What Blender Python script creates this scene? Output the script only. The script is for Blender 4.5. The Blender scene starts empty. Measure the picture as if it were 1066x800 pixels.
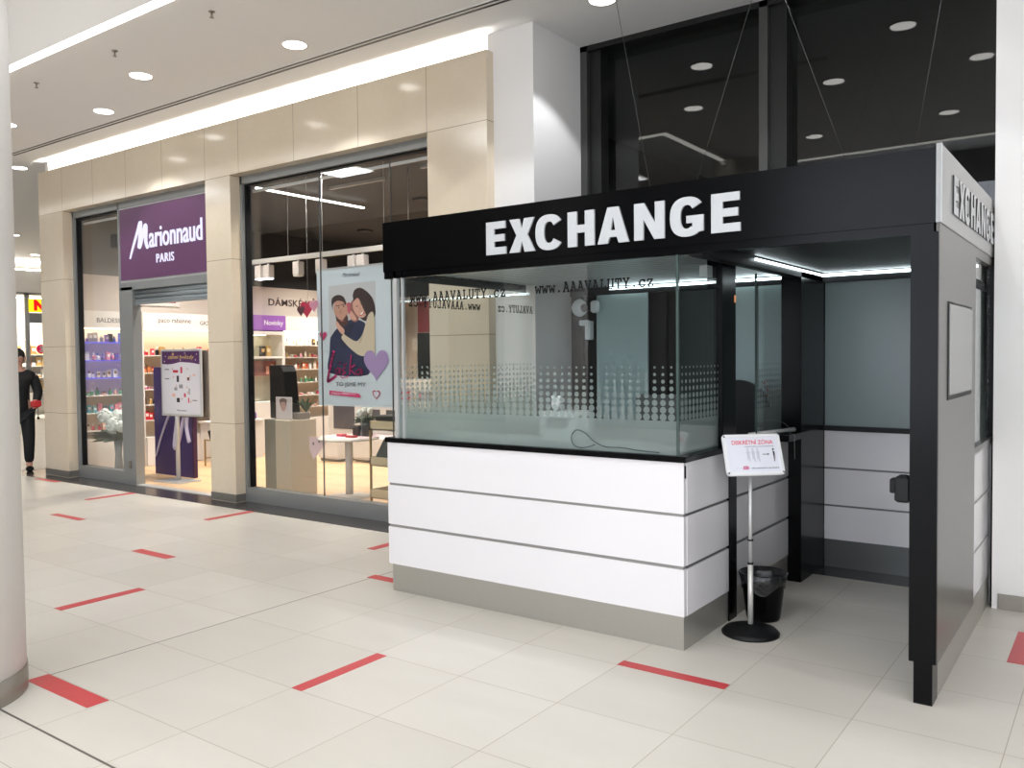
import bpy, bmesh, math, random
from mathutils import Vector, Matrix
random.seed(7)
PI = math.pi
SC = bpy.context.scene
COL = SC.collection

# ------------------------------------------------------------------ camera, world, exposure
def camera():
    yaw, pitch, roll = -0.6266, -0.033, 0.0101
    f0 = Vector((math.sin(yaw)*math.cos(pitch), math.cos(yaw)*math.cos(pitch), math.sin(pitch)))
    r0 = Vector((math.cos(yaw), -math.sin(yaw), 0))
    d0 = f0.cross(r0)
    c, s = math.cos(roll), math.sin(roll)
    r = r0*c + d0*s
    d = d0*c - r0*s
    cd = bpy.data.cameras.new('camera'); cd.sensor_width = 36; cd.lens = 884.64/1066*36
    cd.clip_start = .05; cd.clip_end = 200
    o = bpy.data.objects.new('camera', cd); COL.objects.link(o)
    m = Matrix((r, -d, -f0)).transposed().to_4x4()
    m.translation = Vector((3.9929, -4.5759, 1.6619))
    o.matrix_world = m
    SC.camera = o
camera()
W = bpy.data.worlds.new('night'); SC.world = W; W.use_nodes = True
W.node_tree.nodes['Background'].inputs[0].default_value = (.010, .011, .014, 1)
W.node_tree.nodes['Background'].inputs[1].default_value = 1.0
SC.view_settings.view_transform = 'Standard'; SC.view_settings.look = 'None'
SC.view_settings.gamma = 1; SC.view_settings.use_curve_mapping = False
SC.view_settings.exposure = 0.05
cy = SC.cycles
cy.use_denoising = True; cy.max_bounces = 9; cy.diffuse_bounces = 4; cy.glossy_bounces = 4
cy.transmission_bounces = 6; cy.transparent_max_bounces = 24
cy.sample_clamp_indirect = 4; cy.caustics_reflective = False; cy.caustics_refractive = False

P_HALL = 50      # added fill panels of the upper hall
P_DOWN = 15       # recessed downlights
P_COVE = 55       # cove strip strength
CEIL = 4.53
WARM = (.90, .93, 1); COOL = (.97, .98, 1)

def area(name, loc, sx, sy, power, color=WARM, rot=(0, 0, 0), spread=PI, parent=None):
    l = bpy.data.lights.new(name, 'AREA'); l.shape = 'RECTANGLE'; l.size = sx; l.size_y = sy
    l.energy = power; l.color = color; l.spread = spread
    o = bpy.data.objects.new(name, l); COL.objects.link(o); o.location = loc; o.rotation_euler = rot
    if parent: o.parent = parent; o.matrix_parent_inverse = Matrix(); o.location = Vector(loc)-parent.location
    return o
HALL = [(-12, -7, 1), (-7.0, -7.2, 1), (-2.4, -7.2, 1), (2.4, -7.6, 1.1), (6.5, -6.4, 1), (-7, -10.5, .8), (1, -10.6, .8), (-17, -7, 1), (-21, -7, 1)]

# ------------------------------------------------------------------ materials
def lin(c):
    return tuple(((v/255)/12.92 if v/255 <= .04045 else ((v/255+.055)/1.055)**2.4) for v in c)
MATS = {}
def mat(name, rgb, rough=.5, metal=0, spec=.5, emit=None, es=0, trans=0, coat=0, noise=0, nscale=8, bump=0, alpha=1):
    if name in MATS: return MATS[name]
    m = bpy.data.materials.new(name); m.use_nodes = True
    nt = m.node_tree; b = nt.nodes['Principled BSDF']
    c = lin(rgb)
    b.inputs['Base Color'].default_value = (*c, 1); b.inputs['Roughness'].default_value = rough
    b.inputs['Metallic'].default_value = metal; b.inputs['Specular IOR Level'].default_value = spec
    b.inputs['Transmission Weight'].default_value = trans; b.inputs['Coat Weight'].default_value = coat
    b.inputs['Alpha'].default_value = alpha
    if emit is not None:
        b.inputs['Emission Color'].default_value = (*lin(emit), 1); b.inputs['Emission Strength'].default_value = es
    if noise or bump:
        tc = nt.nodes.new('ShaderNodeTexCoord'); n = nt.nodes.new('ShaderNodeTexNoise')
        n.inputs['Scale'].default_value = nscale; n.inputs['Detail'].default_value = 5
        nt.links.new(tc.outputs['Object'], n.inputs['Vector'])
        if noise:
            mx = nt.nodes.new('ShaderNodeMix'); mx.data_type = 'RGBA'
            mx.inputs['A'].default_value = (*[v*(1-noise) for v in c], 1); mx.inputs['B'].default_value = (*[min(1, v*(1+noise)) for v in c], 1)
            nt.links.new(n.outputs['Fac'], mx.inputs['Factor']); nt.links.new(mx.outputs['Result'], b.inputs['Base Color'])
        if bump:
            bp = nt.nodes.new('ShaderNodeBump'); bp.inputs['Strength'].default_value = bump; bp.inputs['Distance'].default_value = .01
            nt.links.new(n.outputs['Fac'], bp.inputs['Height']); nt.links.new(bp.outputs['Normal'], b.inputs['Normal'])
    MATS[name] = m
    return m

class NT:
    """tiny node helper"""
    def __init__(s, name):
        s.m = bpy.data.materials.new(name); s.m.use_nodes = True; s.t = s.m.node_tree
        for n in list(s.t.nodes): s.t.nodes.remove(n)
        s.out = s.t.nodes.new('ShaderNodeOutputMaterial')
    def n(s, typ, **kw):
        x = s.t.nodes.new(typ)
        for k, v in kw.items(): setattr(x, k, v)
        return x
    def l(s, a, b): s.t.links.new(a, b)
    def math(s, op, a, b=None, c=None):
        x = s.n('ShaderNodeMath', operation=op)
        for i, v in enumerate((a, b, c)):
            if v is None: continue
            if isinstance(v, (int, float)): x.inputs[i].default_value = v
            else: s.l(v, x.inputs[i])
        return x.outputs[0]
    def xyz(s):
        g = s.n('ShaderNodeNewGeometry'); q = s.n('ShaderNodeSeparateXYZ'); s.l(g.outputs['Position'], q.inputs[0])
        return g.outputs['Position'], q.outputs[0], q.outputs[1], q.outputs[2]
    def mix(s, f, a, b):
        x = s.n('ShaderNodeMix', data_type='RGBA')
        for k, v in (('Factor', f), ('A', a), ('B', b)):
            if isinstance(v, (int, float)): x.inputs[k].default_value = v
            elif isinstance(v, tuple): x.inputs[k].default_value = (*v, 1)
            else: s.l(v, x.inputs[k])
        return x.outputs['Result']
    def line(s, co, pos, w):      # 1 on a joint at pos
        return s.math('LESS_THAN', s.math('ABSOLUTE', s.math('SUBTRACT', co, pos)), w)
    def grid(s, co, period, off, w):
        a = s.math('SUBTRACT', co, off); a = s.math('DIVIDE', a, period); a = s.math('FRACT', a)
        a = s.math('ABSOLUTE', s.math('SUBTRACT', a, .5)); return s.math('GREATER_THAN', a, .5-w/period)
    def mx(s, a, b): return s.math('MAXIMUM', a, b)

def floor_mat():
    t = NT('beige_floor_tile'); pos, x, y, z = t.xyz()
    th = .6034
    g = t.mx(t.grid(x, .6, 0, .0022), t.grid(y, th, 0, .0022))
    wide = t.mx(t.math('MULTIPLY', t.line(x, -.603, .005), t.math('GREATER_THAN', y, -2.9)), t.line(y, -2.775, .006))
    # per tile tone
    ix = t.math('FLOOR', t.math('DIVIDE', x, .6)); iy = t.math('FLOOR', t.math('DIVIDE', y, th))
    cb = t.n('ShaderNodeCombineXYZ'); t.l(ix, cb.inputs[0]); t.l(iy, cb.inputs[1])
    wn = t.n('ShaderNodeTexWhiteNoise', noise_dimensions='3D'); t.l(cb.outputs[0], wn.inputs['Vector'])
    mp = t.n('ShaderNodeMapping'); mp.inputs['Scale'].default_value = (1.2, 4.5, 1); t.l(pos, mp.inputs[0])
    ns = t.n('ShaderNodeTexNoise'); ns.inputs['Scale'].default_value = 1.3; ns.inputs['Detail'].default_value = 7; t.l(mp.outputs[0], ns.inputs['Vector'])
    base = t.mix(wn.outputs['Value'], lin((202, 197, 186)), lin((211, 206, 196)))
    base = t.mix(t.math('MULTIPLY', ns.outputs['Fac'], .5), base, lin((190, 183, 170)))
    c = t.mix(g, base, lin((168, 158, 142)))
    c = t.mix(wide, c, lin((95, 90, 82)))
    b = t.n('ShaderNodeBsdfPrincipled'); t.l(c, b.inputs['Base Color'])
    b.inputs['Roughness'].default_value = .33; b.inputs['Specular IOR Level'].default_value = .35
    t.l(b.outputs[0], t.out.inputs[0]); return t.m
def stone_mat(name, xs, grid_z=True):
    t = NT(name); pos, x, y, z = t.xyz()
    j = None
    for v in xs:
        q = t.line(x, v, .0035); j = q if j is None else t.mx(j, q)
    if grid_z:
        q = t.grid(z, .944, -.03, .0035); j = q if j is None else t.mx(j, q)
    ns = t.n('ShaderNodeTexNoise'); ns.inputs['Scale'].default_value = 2.2; ns.inputs['Detail'].default_value = 9; ns.inputs['Roughness'].default_value = .65
    t.l(pos, ns.inputs['Vector'])
    n2 = t.n('ShaderNodeTexNoise'); n2.inputs['Scale'].default_value = 22; n2.inputs['Detail'].default_value = 4; t.l(pos, n2.inputs['Vector'])
    c = t.mix(ns.outputs['Fac'], lin((212, 196, 170)), lin((226, 213, 192)))
    c = t.mix(t.math('MULTIPLY', n2.outputs['Fac'], .35), c, lin((204, 188, 162)))
    if j is not None: c = t.mix(j, c, lin((158, 141, 115)))
    b = t.n('ShaderNodeBsdfPrincipled'); t.l(c, b.inputs['Base Color']); b.inputs['Roughness'].default_value = .13; b.inputs['Specular IOR Level'].default_value = .55
    t.l(b.outputs[0], t.out.inputs[0]); return t.m
def thin_fresnel(t, ior=1.5):
    g = t.n('ShaderNodeNewGeometry')
    e = t.math('POWER', ior, t.math('SUBTRACT', 1, t.math('MULTIPLY', g.outputs['Backfacing'], 2)))
    f = t.n('ShaderNodeFresnel'); t.l(e, f.inputs['IOR']); return f.outputs[0]
def glass_mat(name, tint=(.97, .985, .98), ior=1.5):
    t = NT(name)
    tr = t.n('ShaderNodeBsdfTransparent'); tr.inputs[0].default_value = (*tint, 1)
    gl = t.n('ShaderNodeBsdfGlossy'); gl.inputs['Roughness'].default_value = .0; gl.inputs['Color'].default_value = (1, 1, 1, 1)
    m = t.n('ShaderNodeMixShader'); t.l(thin_fresnel(t, ior), m.inputs[0]); t.l(tr.outputs[0], m.inputs[1]); t.l(gl.outputs[0], m.inputs[2])
    t.l(m.outputs[0], t.out.inputs[0]); return t.m
def halftone_mat(name, axis, off, pitch=.052):
    """clear glass with a frosted film: solid up to z 1.29, then rows of shrinking dots"""
    t = NT(name); pos, x, y, z = t.xyz()
    u = x if axis == 'x' else y
    tr = t.n('ShaderNodeBsdfTransparent'); tr.inputs[0].default_value = (.94, .975, .965, 1)
    gl = t.n('ShaderNodeBsdfGlossy'); gl.inputs['Roughness'].default_value = 0
    cl = tr; tr.inputs[0].default_value = (1, 1, 1, 1)
    # frosted film
    di = t.n('ShaderNodeBsdfDiffuse'); di.inputs[0].default_value = (*lin((226, 234, 231)), 1)
    tl = t.n('ShaderNodeBsdfTranslucent'); tl.inputs[0].default_value = (*lin((226, 236, 232)), 1)
    rf = t.n('ShaderNodeBsdfRefraction'); rf.inputs['IOR'].default_value = 1.06; rf.inputs['Roughness'].default_value = .38; rf.inputs[0].default_value = (.86, .91, .9, 1)
    a = t.n('ShaderNodeMixShader'); a.inputs[0].default_value = .5; t.l(di.outputs[0], a.inputs[1]); t.l(tl.outputs[0], a.inputs[2])
    b = t.n('ShaderNodeMixShader'); b.inputs[0].default_value = .66; t.l(a.outputs[0], b.inputs[1])
    cr = t.n('ShaderNodeMixShader'); cr.inputs[0].default_value = .7; t.l(rf.outputs[0], cr.inputs[1]); t2 = t.n('ShaderNodeBsdfTransparent'); t2.inputs[0].default_value = (.86, .91, .9, 1); t.l(t2.outputs[0], cr.inputs[2]); t.l(cr.outputs[0], b.inputs[2])
    # dots, 8 rows between z 1.29 and 1.60
    rh = .0405; z0 = 1.285
    r = t.math('DIVIDE', t.math('SUBTRACT', z, z0), rh); row = t.math('FLOOR', r)
    dz = t.math('MULTIPLY', t.math('SUBTRACT', t.math('FRACT', r), .5), rh)
    du = t.math('MULTIPLY', t.math('SUBTRACT', t.math('FRACT', t.math('DIVIDE', t.math('SUBTRACT', u, off), pitch)), .5), pitch)
    d = t.math('SQRT', t.math('ADD', t.math('MULTIPLY', dz, dz), t.math('MULTIPLY', du, du)))
    rad = t.math('SUBTRACT', .0215, t.math('MULTIPLY', row, .0021))
    dot = t.math('LESS_THAN', d, rad)
    dot = t.math('MULTIPLY', dot, t.math('LESS_THAN', z, z0+8*rh))
    msk = t.mx(dot, t.math('LESS_THAN', z, z0))
    m = t.n('ShaderNodeMixShader'); t.l(msk, m.inputs[0]); t.l(cl.outputs[0], m.inputs[1]); t.l(b.outputs[0], m.inputs[2])
    t.l(m.outputs[0], t.out.inputs[0]); return t.m
def wood_mat():
    t = NT('light_oak_floor'); pos, x, y, z = t.xyz()
    ix = t.math('FLOOR', t.math('DIVIDE', y, .14)); cb = t.n('ShaderNodeCombineXYZ'); t.l(ix, cb.inputs[0])
    t.l(t.math('FLOOR', t.math('ADD', t.math('DIVIDE', x, 1.2), t.math('MULTIPLY', ix, .37))), cb.inputs[1])
    wn = t.n('ShaderNodeTexWhiteNoise'); t.l(cb.outputs[0], wn.inputs['Vector'])
    c = t.mix(wn.outputs['Value'], lin((214, 176, 130)), lin((228, 194, 150)))
    c = t.mix(t.grid(y, .14, 0, .002), c, lin((180, 140, 95)))
    b = t.n('ShaderNodeBsdfPrincipled'); t.l(c, b.inputs['Base Color']); b.inputs['Roughness'].default_value = .35
    t.l(b.outputs[0], t.out.inputs[0]); return t.m
def emis(name, rgb, s):
    if name in MATS: return MATS[name]
    t = NT(name); e = t.n('ShaderNodeEmission'); e.inputs[0].default_value = (*lin(rgb), 1); e.inputs[1].default_value = s
    t.l(e.outputs[0], t.out.inputs[0]); MATS[name] = t.m; return t.m

M_FLOOR = floor_mat(); M_WOOD = wood_mat()
M_LINTEL = stone_mat('beige_stone_lintel', [-8.08, -7.26, -6.45, -5.63, -4.75, -4.12, -3.18, -2.21, -1.305], False)
M_PIER = stone_mat('beige_stone_pier', [], True)
M_WHITE = mat('white_paint', (232, 229, 224), .6, noise=.012, nscale=3)
M_CEIL = mat('ceiling_paint', (243, 241, 238), .8, noise=.01, nscale=2)
M_STEEL = mat('brushed_steel', (150, 145, 135), .35, metal=.8, noise=.05, nscale=30)
M_GREYPL = mat('grey_plinth', (112, 108, 100), .4, noise=.03)
M_PLINTH = mat('kiosk_aluminium_plinth', (172, 169, 160), .33, metal=.55, noise=.02, nscale=40)
M_GRANITE = mat('dark_granite_border', (62, 59, 58), .22, noise=.15, nscale=60)
M_ALU = mat('satin_aluminium', (150, 152, 150), .38, metal=.45)
M_ALUL = mat('light_aluminium', (205, 205, 202), .35, metal=.4)
M_BLACK = mat('black_laminate', (8, 8, 9), .2, spec=.12)
M_BLACKM = mat('black_matt', (9, 9, 10), .5, spec=.3)
M_DARKCL = mat('dark_grey_laminate', (30, 31, 31), .45)
M_PANELW = mat('white_kiosk_laminate', (226, 223, 223), .18, coat=.2)
M_GROOVE = mat('grey_groove', (150, 147, 143), .4, metal=.3)
M_GROOVED = mat('shadow_gap_metal', (105, 104, 102), .4, metal=.3)
M_LETTER = mat('white_letter_acrylic', (188, 190, 190), .25)
M_FASCG = mat('grey_fascia_laminate', (150, 150, 147), .22)
M_TAUPE = mat('brown_grey_laminate', (86, 82, 76), .24, spec=.35, noise=.03)
M_RED = mat('red_floor_tape', (192, 56, 60), .35, noise=.06, nscale=20)
M_GLASS = glass_mat('clear_glass'); M_SHOPGL = glass_mat('shop_window_glass', (.985, .99, .985), 1.55)
M_NIGHT = glass_mat('night_window_glass', (.4, .42, .42), 1.42)
M_LAMP = emis('lamp_white', (255, 252, 246), 9); M_TUBE = emis('light_strip', (255, 252, 244), 5.5)
M_LED = emis('led_strip', (225, 240, 245), 9)
M_FRAMEBK = mat('black_window_frame', (30, 30, 29), .3, metal=.2)
M_FRAMEGR = mat('grey_window_frame', (74, 74, 71), .35, metal=.4)

# ------------------------------------------------------------------ mesh builder
class MB:
    def __init__(s, *mats): s.bm = bmesh.new(); s.mats = list(mats); s.i = 0; s.T = Matrix(); s.sm = False
    def m(s, material):
        if material not in s.mats: s.mats.append(material)
        s.i = s.mats.index(material); return s
    def v(s, p): return s.bm.verts.new(s.T @ Vector(p))
    def f(s, vs, smooth=False):
        try: q = s.bm.faces.new(vs)
        except ValueError: return None
        q.material_index = s.i; q.smooth = smooth; return q
    def box(s, x0, x1, y0, y1, z0, z1, bev=0):
        if x0 > x1: x0, x1 = x1, x0
        if y0 > y1: y0, y1 = y1, y0
        if z0 > z1: z0, z1 = z1, z0
        b = bev
        if not b:
            c = [s.v((x, y, z)) for z in (z0, z1) for y in (y0, y1) for x in (x0, x1)]
            for q in ((0, 2, 3, 1), (4, 5, 7, 6), (0, 1, 5, 4), (2, 6, 7, 3), (0, 4, 6, 2), (1, 3, 7, 5)): s.f([c[k] for k in q])
        else:
            rings = []
            for z, i in ((z0, b), (z0+b, 0), (z1-b, 0), (z1, b)):
                xa, xb, ya, yb = x0+i, x1-i, y0+i, y1-i; e = b*.7
                rings.append([s.v(p) for p in ((xa+e, ya, z), (xb-e, ya, z), (xb, ya+e, z), (xb, yb-e, z), (xb-e, yb, z), (xa+e, yb, z), (xa, yb-e, z), (xa, ya+e, z))])
            for r0, r1 in zip(rings, rings[1:]):
                for k in range(8): s.f([r0[k], r0[(k+1) % 8], r1[(k+1) % 8], r1[k]])
            s.f(rings[0][::-1]); s.f(rings[-1])
        return s
    def lathe(s, prof, cx=0, cy=0, cz=0, n=24, sx=1, sy=1, caps=True):
        rs = []
        for r, z in prof:
            rs.append([s.v((cx+r*sx*math.cos(2*PI*k/n), cy+r*sy*math.sin(2*PI*k/n), cz+z)) for k in range(n)])
        for a, b in zip(rs, rs[1:]):
            for k in range(n): s.f([a[k], a[(k+1) % n], b[(k+1) % n], b[k]], True)
        if caps: s.f(rs[0][::-1]); s.f(rs[-1])
        return s
    def cyl(s, cx, cy, z0, z1, r, n=20): return s.lathe([(r, z0), (r, z1)], cx, cy, 0, n)
    def ball(s, c, rx, ry=None, rz=None, n=14, m=9):
        ry = ry or rx; rz = rz or rx
        pr = [(math.sin(PI*k/m), -math.cos(PI*k/m)) for k in range(1, m)]
        rs = [[s.v((c[0]+rx*r*math.cos(2*PI*k/n), c[1]+ry*r*math.sin(2*PI*k/n), c[2]+rz*z)) for k in range(n)] for r, z in pr]
        for a, b in zip(rs, rs[1:]):
            for k in range(n): s.f([a[k], a[(k+1) % n], b[(k+1) % n], b[k]], True)
        lo = s.v((c[0], c[1], c[2]-rz)); hi = s.v((c[0], c[1], c[2]+rz))
        for k in range(n): s.f([lo, rs[0][(k+1) % n], rs[0][k]], True); s.f([hi, rs[-1][k], rs[-1][(k+1) % n]], True)
        return s
    def tube(s, pts, r, n=8):
        pts = [Vector(p) for p in pts]; rs = []
        up = Vector((0, 0, 1))
        for i, p in enumerate(pts):
            d = (pts[min(i+1, len(pts)-1)]-pts[max(i-1, 0)]).normalized()
            a = d.cross(up if abs(d.z) < .95 else Vector((1, 0, 0))).normalized(); b = d.cross(a)
            rr = r[i] if isinstance(r, (list, tuple)) else r
            rs.append([s.v(p+a*rr*math.cos(2*PI*k/n)+b*rr*math.sin(2*PI*k/n)) for k in range(n)])
        for a, b in zip(rs, rs[1:]):
            for k in range(n): s.f([a[k], a[(k+1) % n], b[(k+1) % n], b[k]], True)
        s.f(rs[0][::-1]); s.f(rs[-1]); return s
    def flat(s, pts, d0, d1, F):
        """polygon (u,v) extruded between depths d0 and d1; F(u,v,d) gives the point"""
        n = len(pts)
        a = [s.v(F(u, v, d0)) for u, v in pts]; b = [s.v(F(u, v, d1)) for u, v in pts]
        s.f(a[::-1]); s.f(b)
        for k in range(n): s.f([a[k], a[(k+1) % n], b[(k+1) % n], b[k]])
        return s
    def mesh_uv(s, me, F, sc, ou, ov, d0, d1):
        """flat font mesh -> both faces and rim"""
        a = [s.v(F(ou+v.co.x*sc[0], ov+v.co.y*sc[1], d0)) for v in me.vertices]
        b = [s.v(F(ou+v.co.x*sc[0], ov+v.co.y*sc[1], d1)) for v in me.vertices]
        cnt = {}
        for p in me.polygons:
            vs = list(p.vertices)
            s.f([b[k] for k in vs]); s.f([a[k] for k in reversed(vs)])
            for k in range(len(vs)):
                e = (vs[k], vs[(k+1) % len(vs)]); cnt[tuple(sorted(e))] = cnt.get(tuple(sorted(e)), []) + [e]
        for es in cnt.values():
            if len(es) == 1: i, j = es[0]; s.f([a[i], a[j], b[j], b[i]])
        return s
    def text(s, body, F, u0, u1, v0, v1, d0, d1, bold=0.0, shear=0, keep=False, space=1):
        c = bpy.data.curves.new('t', 'FONT'); c.body = body; c.offset = bold; c.shear = shear; c.resolution_u = 4; c.space_character = space
        c.fill_mode = 'FRONT'
        o = bpy.data.objects.new('t', c); COL.objects.link(o)
        dg = bpy.context.evaluated_depsgraph_get(); me = bpy.data.meshes.new_from_object(o.evaluated_get(dg))
        xs = [v.co.x for v in me.vertices]; ys = [v.co.y for v in me.vertices]
        if xs:
            w = max(xs)-min(xs); h = max(ys)-min(ys)
            sx = (u1-u0)/w; sy = (v1-v0)/h
            if keep:
                k = min(abs(sx), sy); cu = (u0+u1)/2; sx = k*(1 if sx > 0 else -1); sy = k; u0 = cu-w*sx/2
            s.mesh_uv(me, F, (sx, sy), u0-min(xs)*sx, v0-min(ys)*sy, d0, d1)
        bpy.data.objects.remove(o); bpy.data.curves.remove(c); bpy.data.meshes.remove(me)
        return s
    def build(s, name, parent=None, local=False, smooth=False, fix=True):
        if fix: bmesh.ops.recalc_face_normals(s.bm, faces=s.bm.faces[:])
        if smooth:
            for q in s.bm.faces: q.smooth = True
        me = bpy.data.meshes.new(name); 
        if parent is not None and not local:
            bpy.context.view_layer.update()
            off = parent.matrix_world.inverted(); s.bm.transform(off)
        o = bpy.data.objects.new(name, me)
        if parent is None and not local:
            vs = [v.co for v in s.bm.verts]
            cx = (min(v.x for v in vs)+max(v.x for v in vs))/2; cyy = (min(v.y for v in vs)+max(v.y for v in vs))/2; cz = min(v.z for v in vs)
            s.bm.transform(Matrix.Translation((-cx, -cyy, -cz))); o.location = (cx, cyy, cz)
        s.bm.to_mesh(me); s.bm.free()
        for q in s.mats: me.materials.append(q)
        COL.objects.link(o)
        if parent is not None: o.parent = parent
        return o

def tag(o, label=None, cat=None, group=None, kind=None):
    if label: o['label'] = label
    if cat: o['category'] = cat
    if group: o['group'] = group
    if kind: o['kind'] = kind
    return o
def thing(name, label, cat, loc=(0, 0, 0), rz=0, group=None):
    o = bpy.data.objects.new(name, None); COL.objects.link(o); o.location = loc; o.rotation_euler = (0, 0, rz); o.empty_display_size = .1
    return tag(o, label, cat, group)
def struct(o): o['kind'] = 'structure'; return o
def B(name, mt, x0, x1, y0, y1, z0, z1, parent=None, bev=0):
    return MB(mt).box(x0, x1, y0, y1, z0, z1, bev).build(name, parent)
def copy_tree(o, parent=None):
    c = o.copy(); COL.objects.link(c)
    if parent is not None: c.parent = parent
    for ch in list(o.children): copy_tree(ch, c)
    return c
FY = lambda y: (lambda u, v, d: (u, y-d, v))          # art facing -Y
FX = lambda x: (lambda u, v, d: (x+d, u, v))          # art facing +X, u = Y

# ------------------------------------------------------------------ hall: floor, ceilings, walls
struct(B('floor', M_FLOOR, -24, 9, -13, 14, -.1, 0))
struct(MB(M_GRANITE).box(-9.45, -.45, 1.2, 1.66, 0, .004).box(-9.45, -8.75, 1.66, 3.2, 0, .004).box(-.45, 3.3, 1.88, 2.5, 0, .004).build('trim_1'))
struct(B('floor_shop', M_WOOD, -8.75, -.6, 1.66, 9, 0, .006))
# lower ceiling (L shaped) with the void of the hall cut out
struct(MB(M_CEIL).box(-24, 9, -.58, 14, CEIL, CEIL+.12).box(-.86, 9, -3.25, -.58, CEIL, CEIL+.12).build('ceiling'))
struct(B('ceiling_upper', M_CEIL, -24, 9, -13, -.6, 6.4, 6.5))
struct(MB(mat('upstand_white', (236, 231, 222), .7)).box(-24, -.86, -.66, -.58, CEIL, 6.4).box(-.94, -.86, -3.33, -.66, CEIL, 6.4).box(-.86, 9, -3.33, -3.25, CEIL, 6.4).build('trim_2'))
struct(B('wall_opposite', mat('dark_store_wall', (92, 90, 88), .6), -24, 9, -13.1, -13, 0, 6.4))
struct(B('wall_right', M_WHITE, 9, 9.1, -13, 14, 0, 6.4))
struct(B('wall_far', M_WHITE, -24.1, -24, -13, 14, 0, 6.4))
M_FILL = emis('fill_glow', (236, 242, 255), 5.4); M_FILL2 = emis('fill_glow_side', (236, 242, 255), 2.9)
def fill_panels():  # unseen glowing fronts added to light the kiosk front and ceiling
    for k, (x0, x1) in enumerate(((-1.5, 1.7), (2.1, 5.3), (5.7, 8.9))):
        t = thing('storefront', 'bright glow panel added behind the viewer to light the hall', 'storefront', ((x0+x1)/2, -12.95, 0), 0, 'added glow panels behind the viewer')
        B('glow_sheet', M_FILL, x0, x1, -13, -12.95, .2, 5.6, t)
        MB(M_FRAMEGR).box(x0-.1, x0, -13, -12.9, 0, 5.8).box(x1, x1+.1, -13, -12.9, 0, 5.8).box(x0, x1, -13, -12.9, 5.6, 5.8).box(x0, x1, -13, -12.9, 2.9, 3.1).build('frame', t)
    for k, (y0, y1) in enumerate(((-12.4, -9.2), (-8.8, -5.6), (-5.2, -2.4))):
        t = thing('storefront', 'bright glow panel added on the right hall side, out of view', 'storefront', (8.95, (y0+y1)/2, 0), 0, 'added glow panels right of the viewer')
        B('glow_sheet', M_FILL2, 8.95, 9, y0, y1, .2, 4.4, t)
        MB(M_FRAMEGR).box(8.9, 9, y0-.1, y0, 0, 4.5).box(8.9, 9, y1, y1+.1, 0, 4.5).box(8.9, 9, y0, y1, 4.4, 4.5).box(8.9, 9, y0, y1, 2.6, 2.7).build('frame', t)
fill_panels()
# round column at left, pilaster, right column
def column(cx, cy, r):
    o = MB(M_WHITE).lathe([(r, 0), (r, 6.4)], cx, cy, 0, 64).build('column')
    tag(o, 'round white column at the left edge, steel band at its foot', 'column')
    MB(M_STEEL).lathe([(r+.006, .0), (r+.006, .12), (r+.001, .125)], cx, cy, 0, 64, caps=False).build('base_band', o)
    return o
column(-.745, -2.93, .42)
struct(B('wall_pilaster', M_WHITE, -.66, -.17, 1.53, 2.5, 0, CEIL))
struct(B('wall_column', M_WHITE, 3.30, 4.6, 1.65, 2.7, 0, CEIL))
struct(B('baseboard_column', M_STEEL, 3.335, 4.6, 1.643, 1.655, 0, .1))
# stone shop front
struct(MB(M_LINTEL).box(-8.75, -.6, 1.43, 1.53, 3.75, 4.36).box(-8.75, -.6, 1.53, 1.66, 3.75, 3.95).build('wall_shop_lintel'))
pier = [(-8.75, -8.08), (-4.75, -4.28), (-1.30, -.6)]
for x0, x1 in pier:
    struct(B('wall_shop_pier', M_PIER, x0, x1, 1.43, 1.66, 0, 3.75))
    if x0 < -2: struct(B('baseboard_pier', M_GREYPL, x0-.004, x1+.006, 1.424, 1.64, .012, .1))
struct(MB(M_WHITE).box(-8.75, -.6, 2.1, 2.2, 3.95, CEIL).box(-8.75, -8.65, 1.53, 2.2, 3.75, CEIL).box(-8.75, -.6, 1.53, 2.2, 3.93, 3.97).build('trim_cove'))
# ------------------------------------------------------------------ lamps
def lamp_cove():
    t = thing('cove_light', 'long hidden cove light washing the ceiling above the beige stone shop front', 'cove light', (-4.7, 1.8, 3.97))
    B('lamp_housing', M_ALUL, -8.6, -.7, 1.62, 1.9, 3.97, 4.03, t)
    B('light_tube', emis('cove_tube', (255, 252, 246), P_COVE), -8.6, -.7, 1.66, 1.86, 4.03, 4.06, t)
lamp_cove()
def light_strip():
    o = MB(M_TUBE).box(-20, -.86, -.66, -.58, CEIL-.012, CEIL-.001).build('light_strip'); tag(o, 'straight bright light strip along the ceiling edge above the shop front side', 'light strip')
    o = MB(M_TUBE).box(-.94, -.86, -3.25, -.66, CEIL-.012, CEIL-.001).build('light_strip'); tag(o, 'ceiling light strip running toward the viewer, mirrored short in the dark window', 'light strip')
    o = MB(M_TUBE).box(-.94, 8.5, -3.33, -3.25, CEIL-.012, CEIL-.001).build('light_strip'); tag(o, 'long ceiling light strip mirrored just above the kiosk in the dark window', 'light strip')
light_strip()
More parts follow.
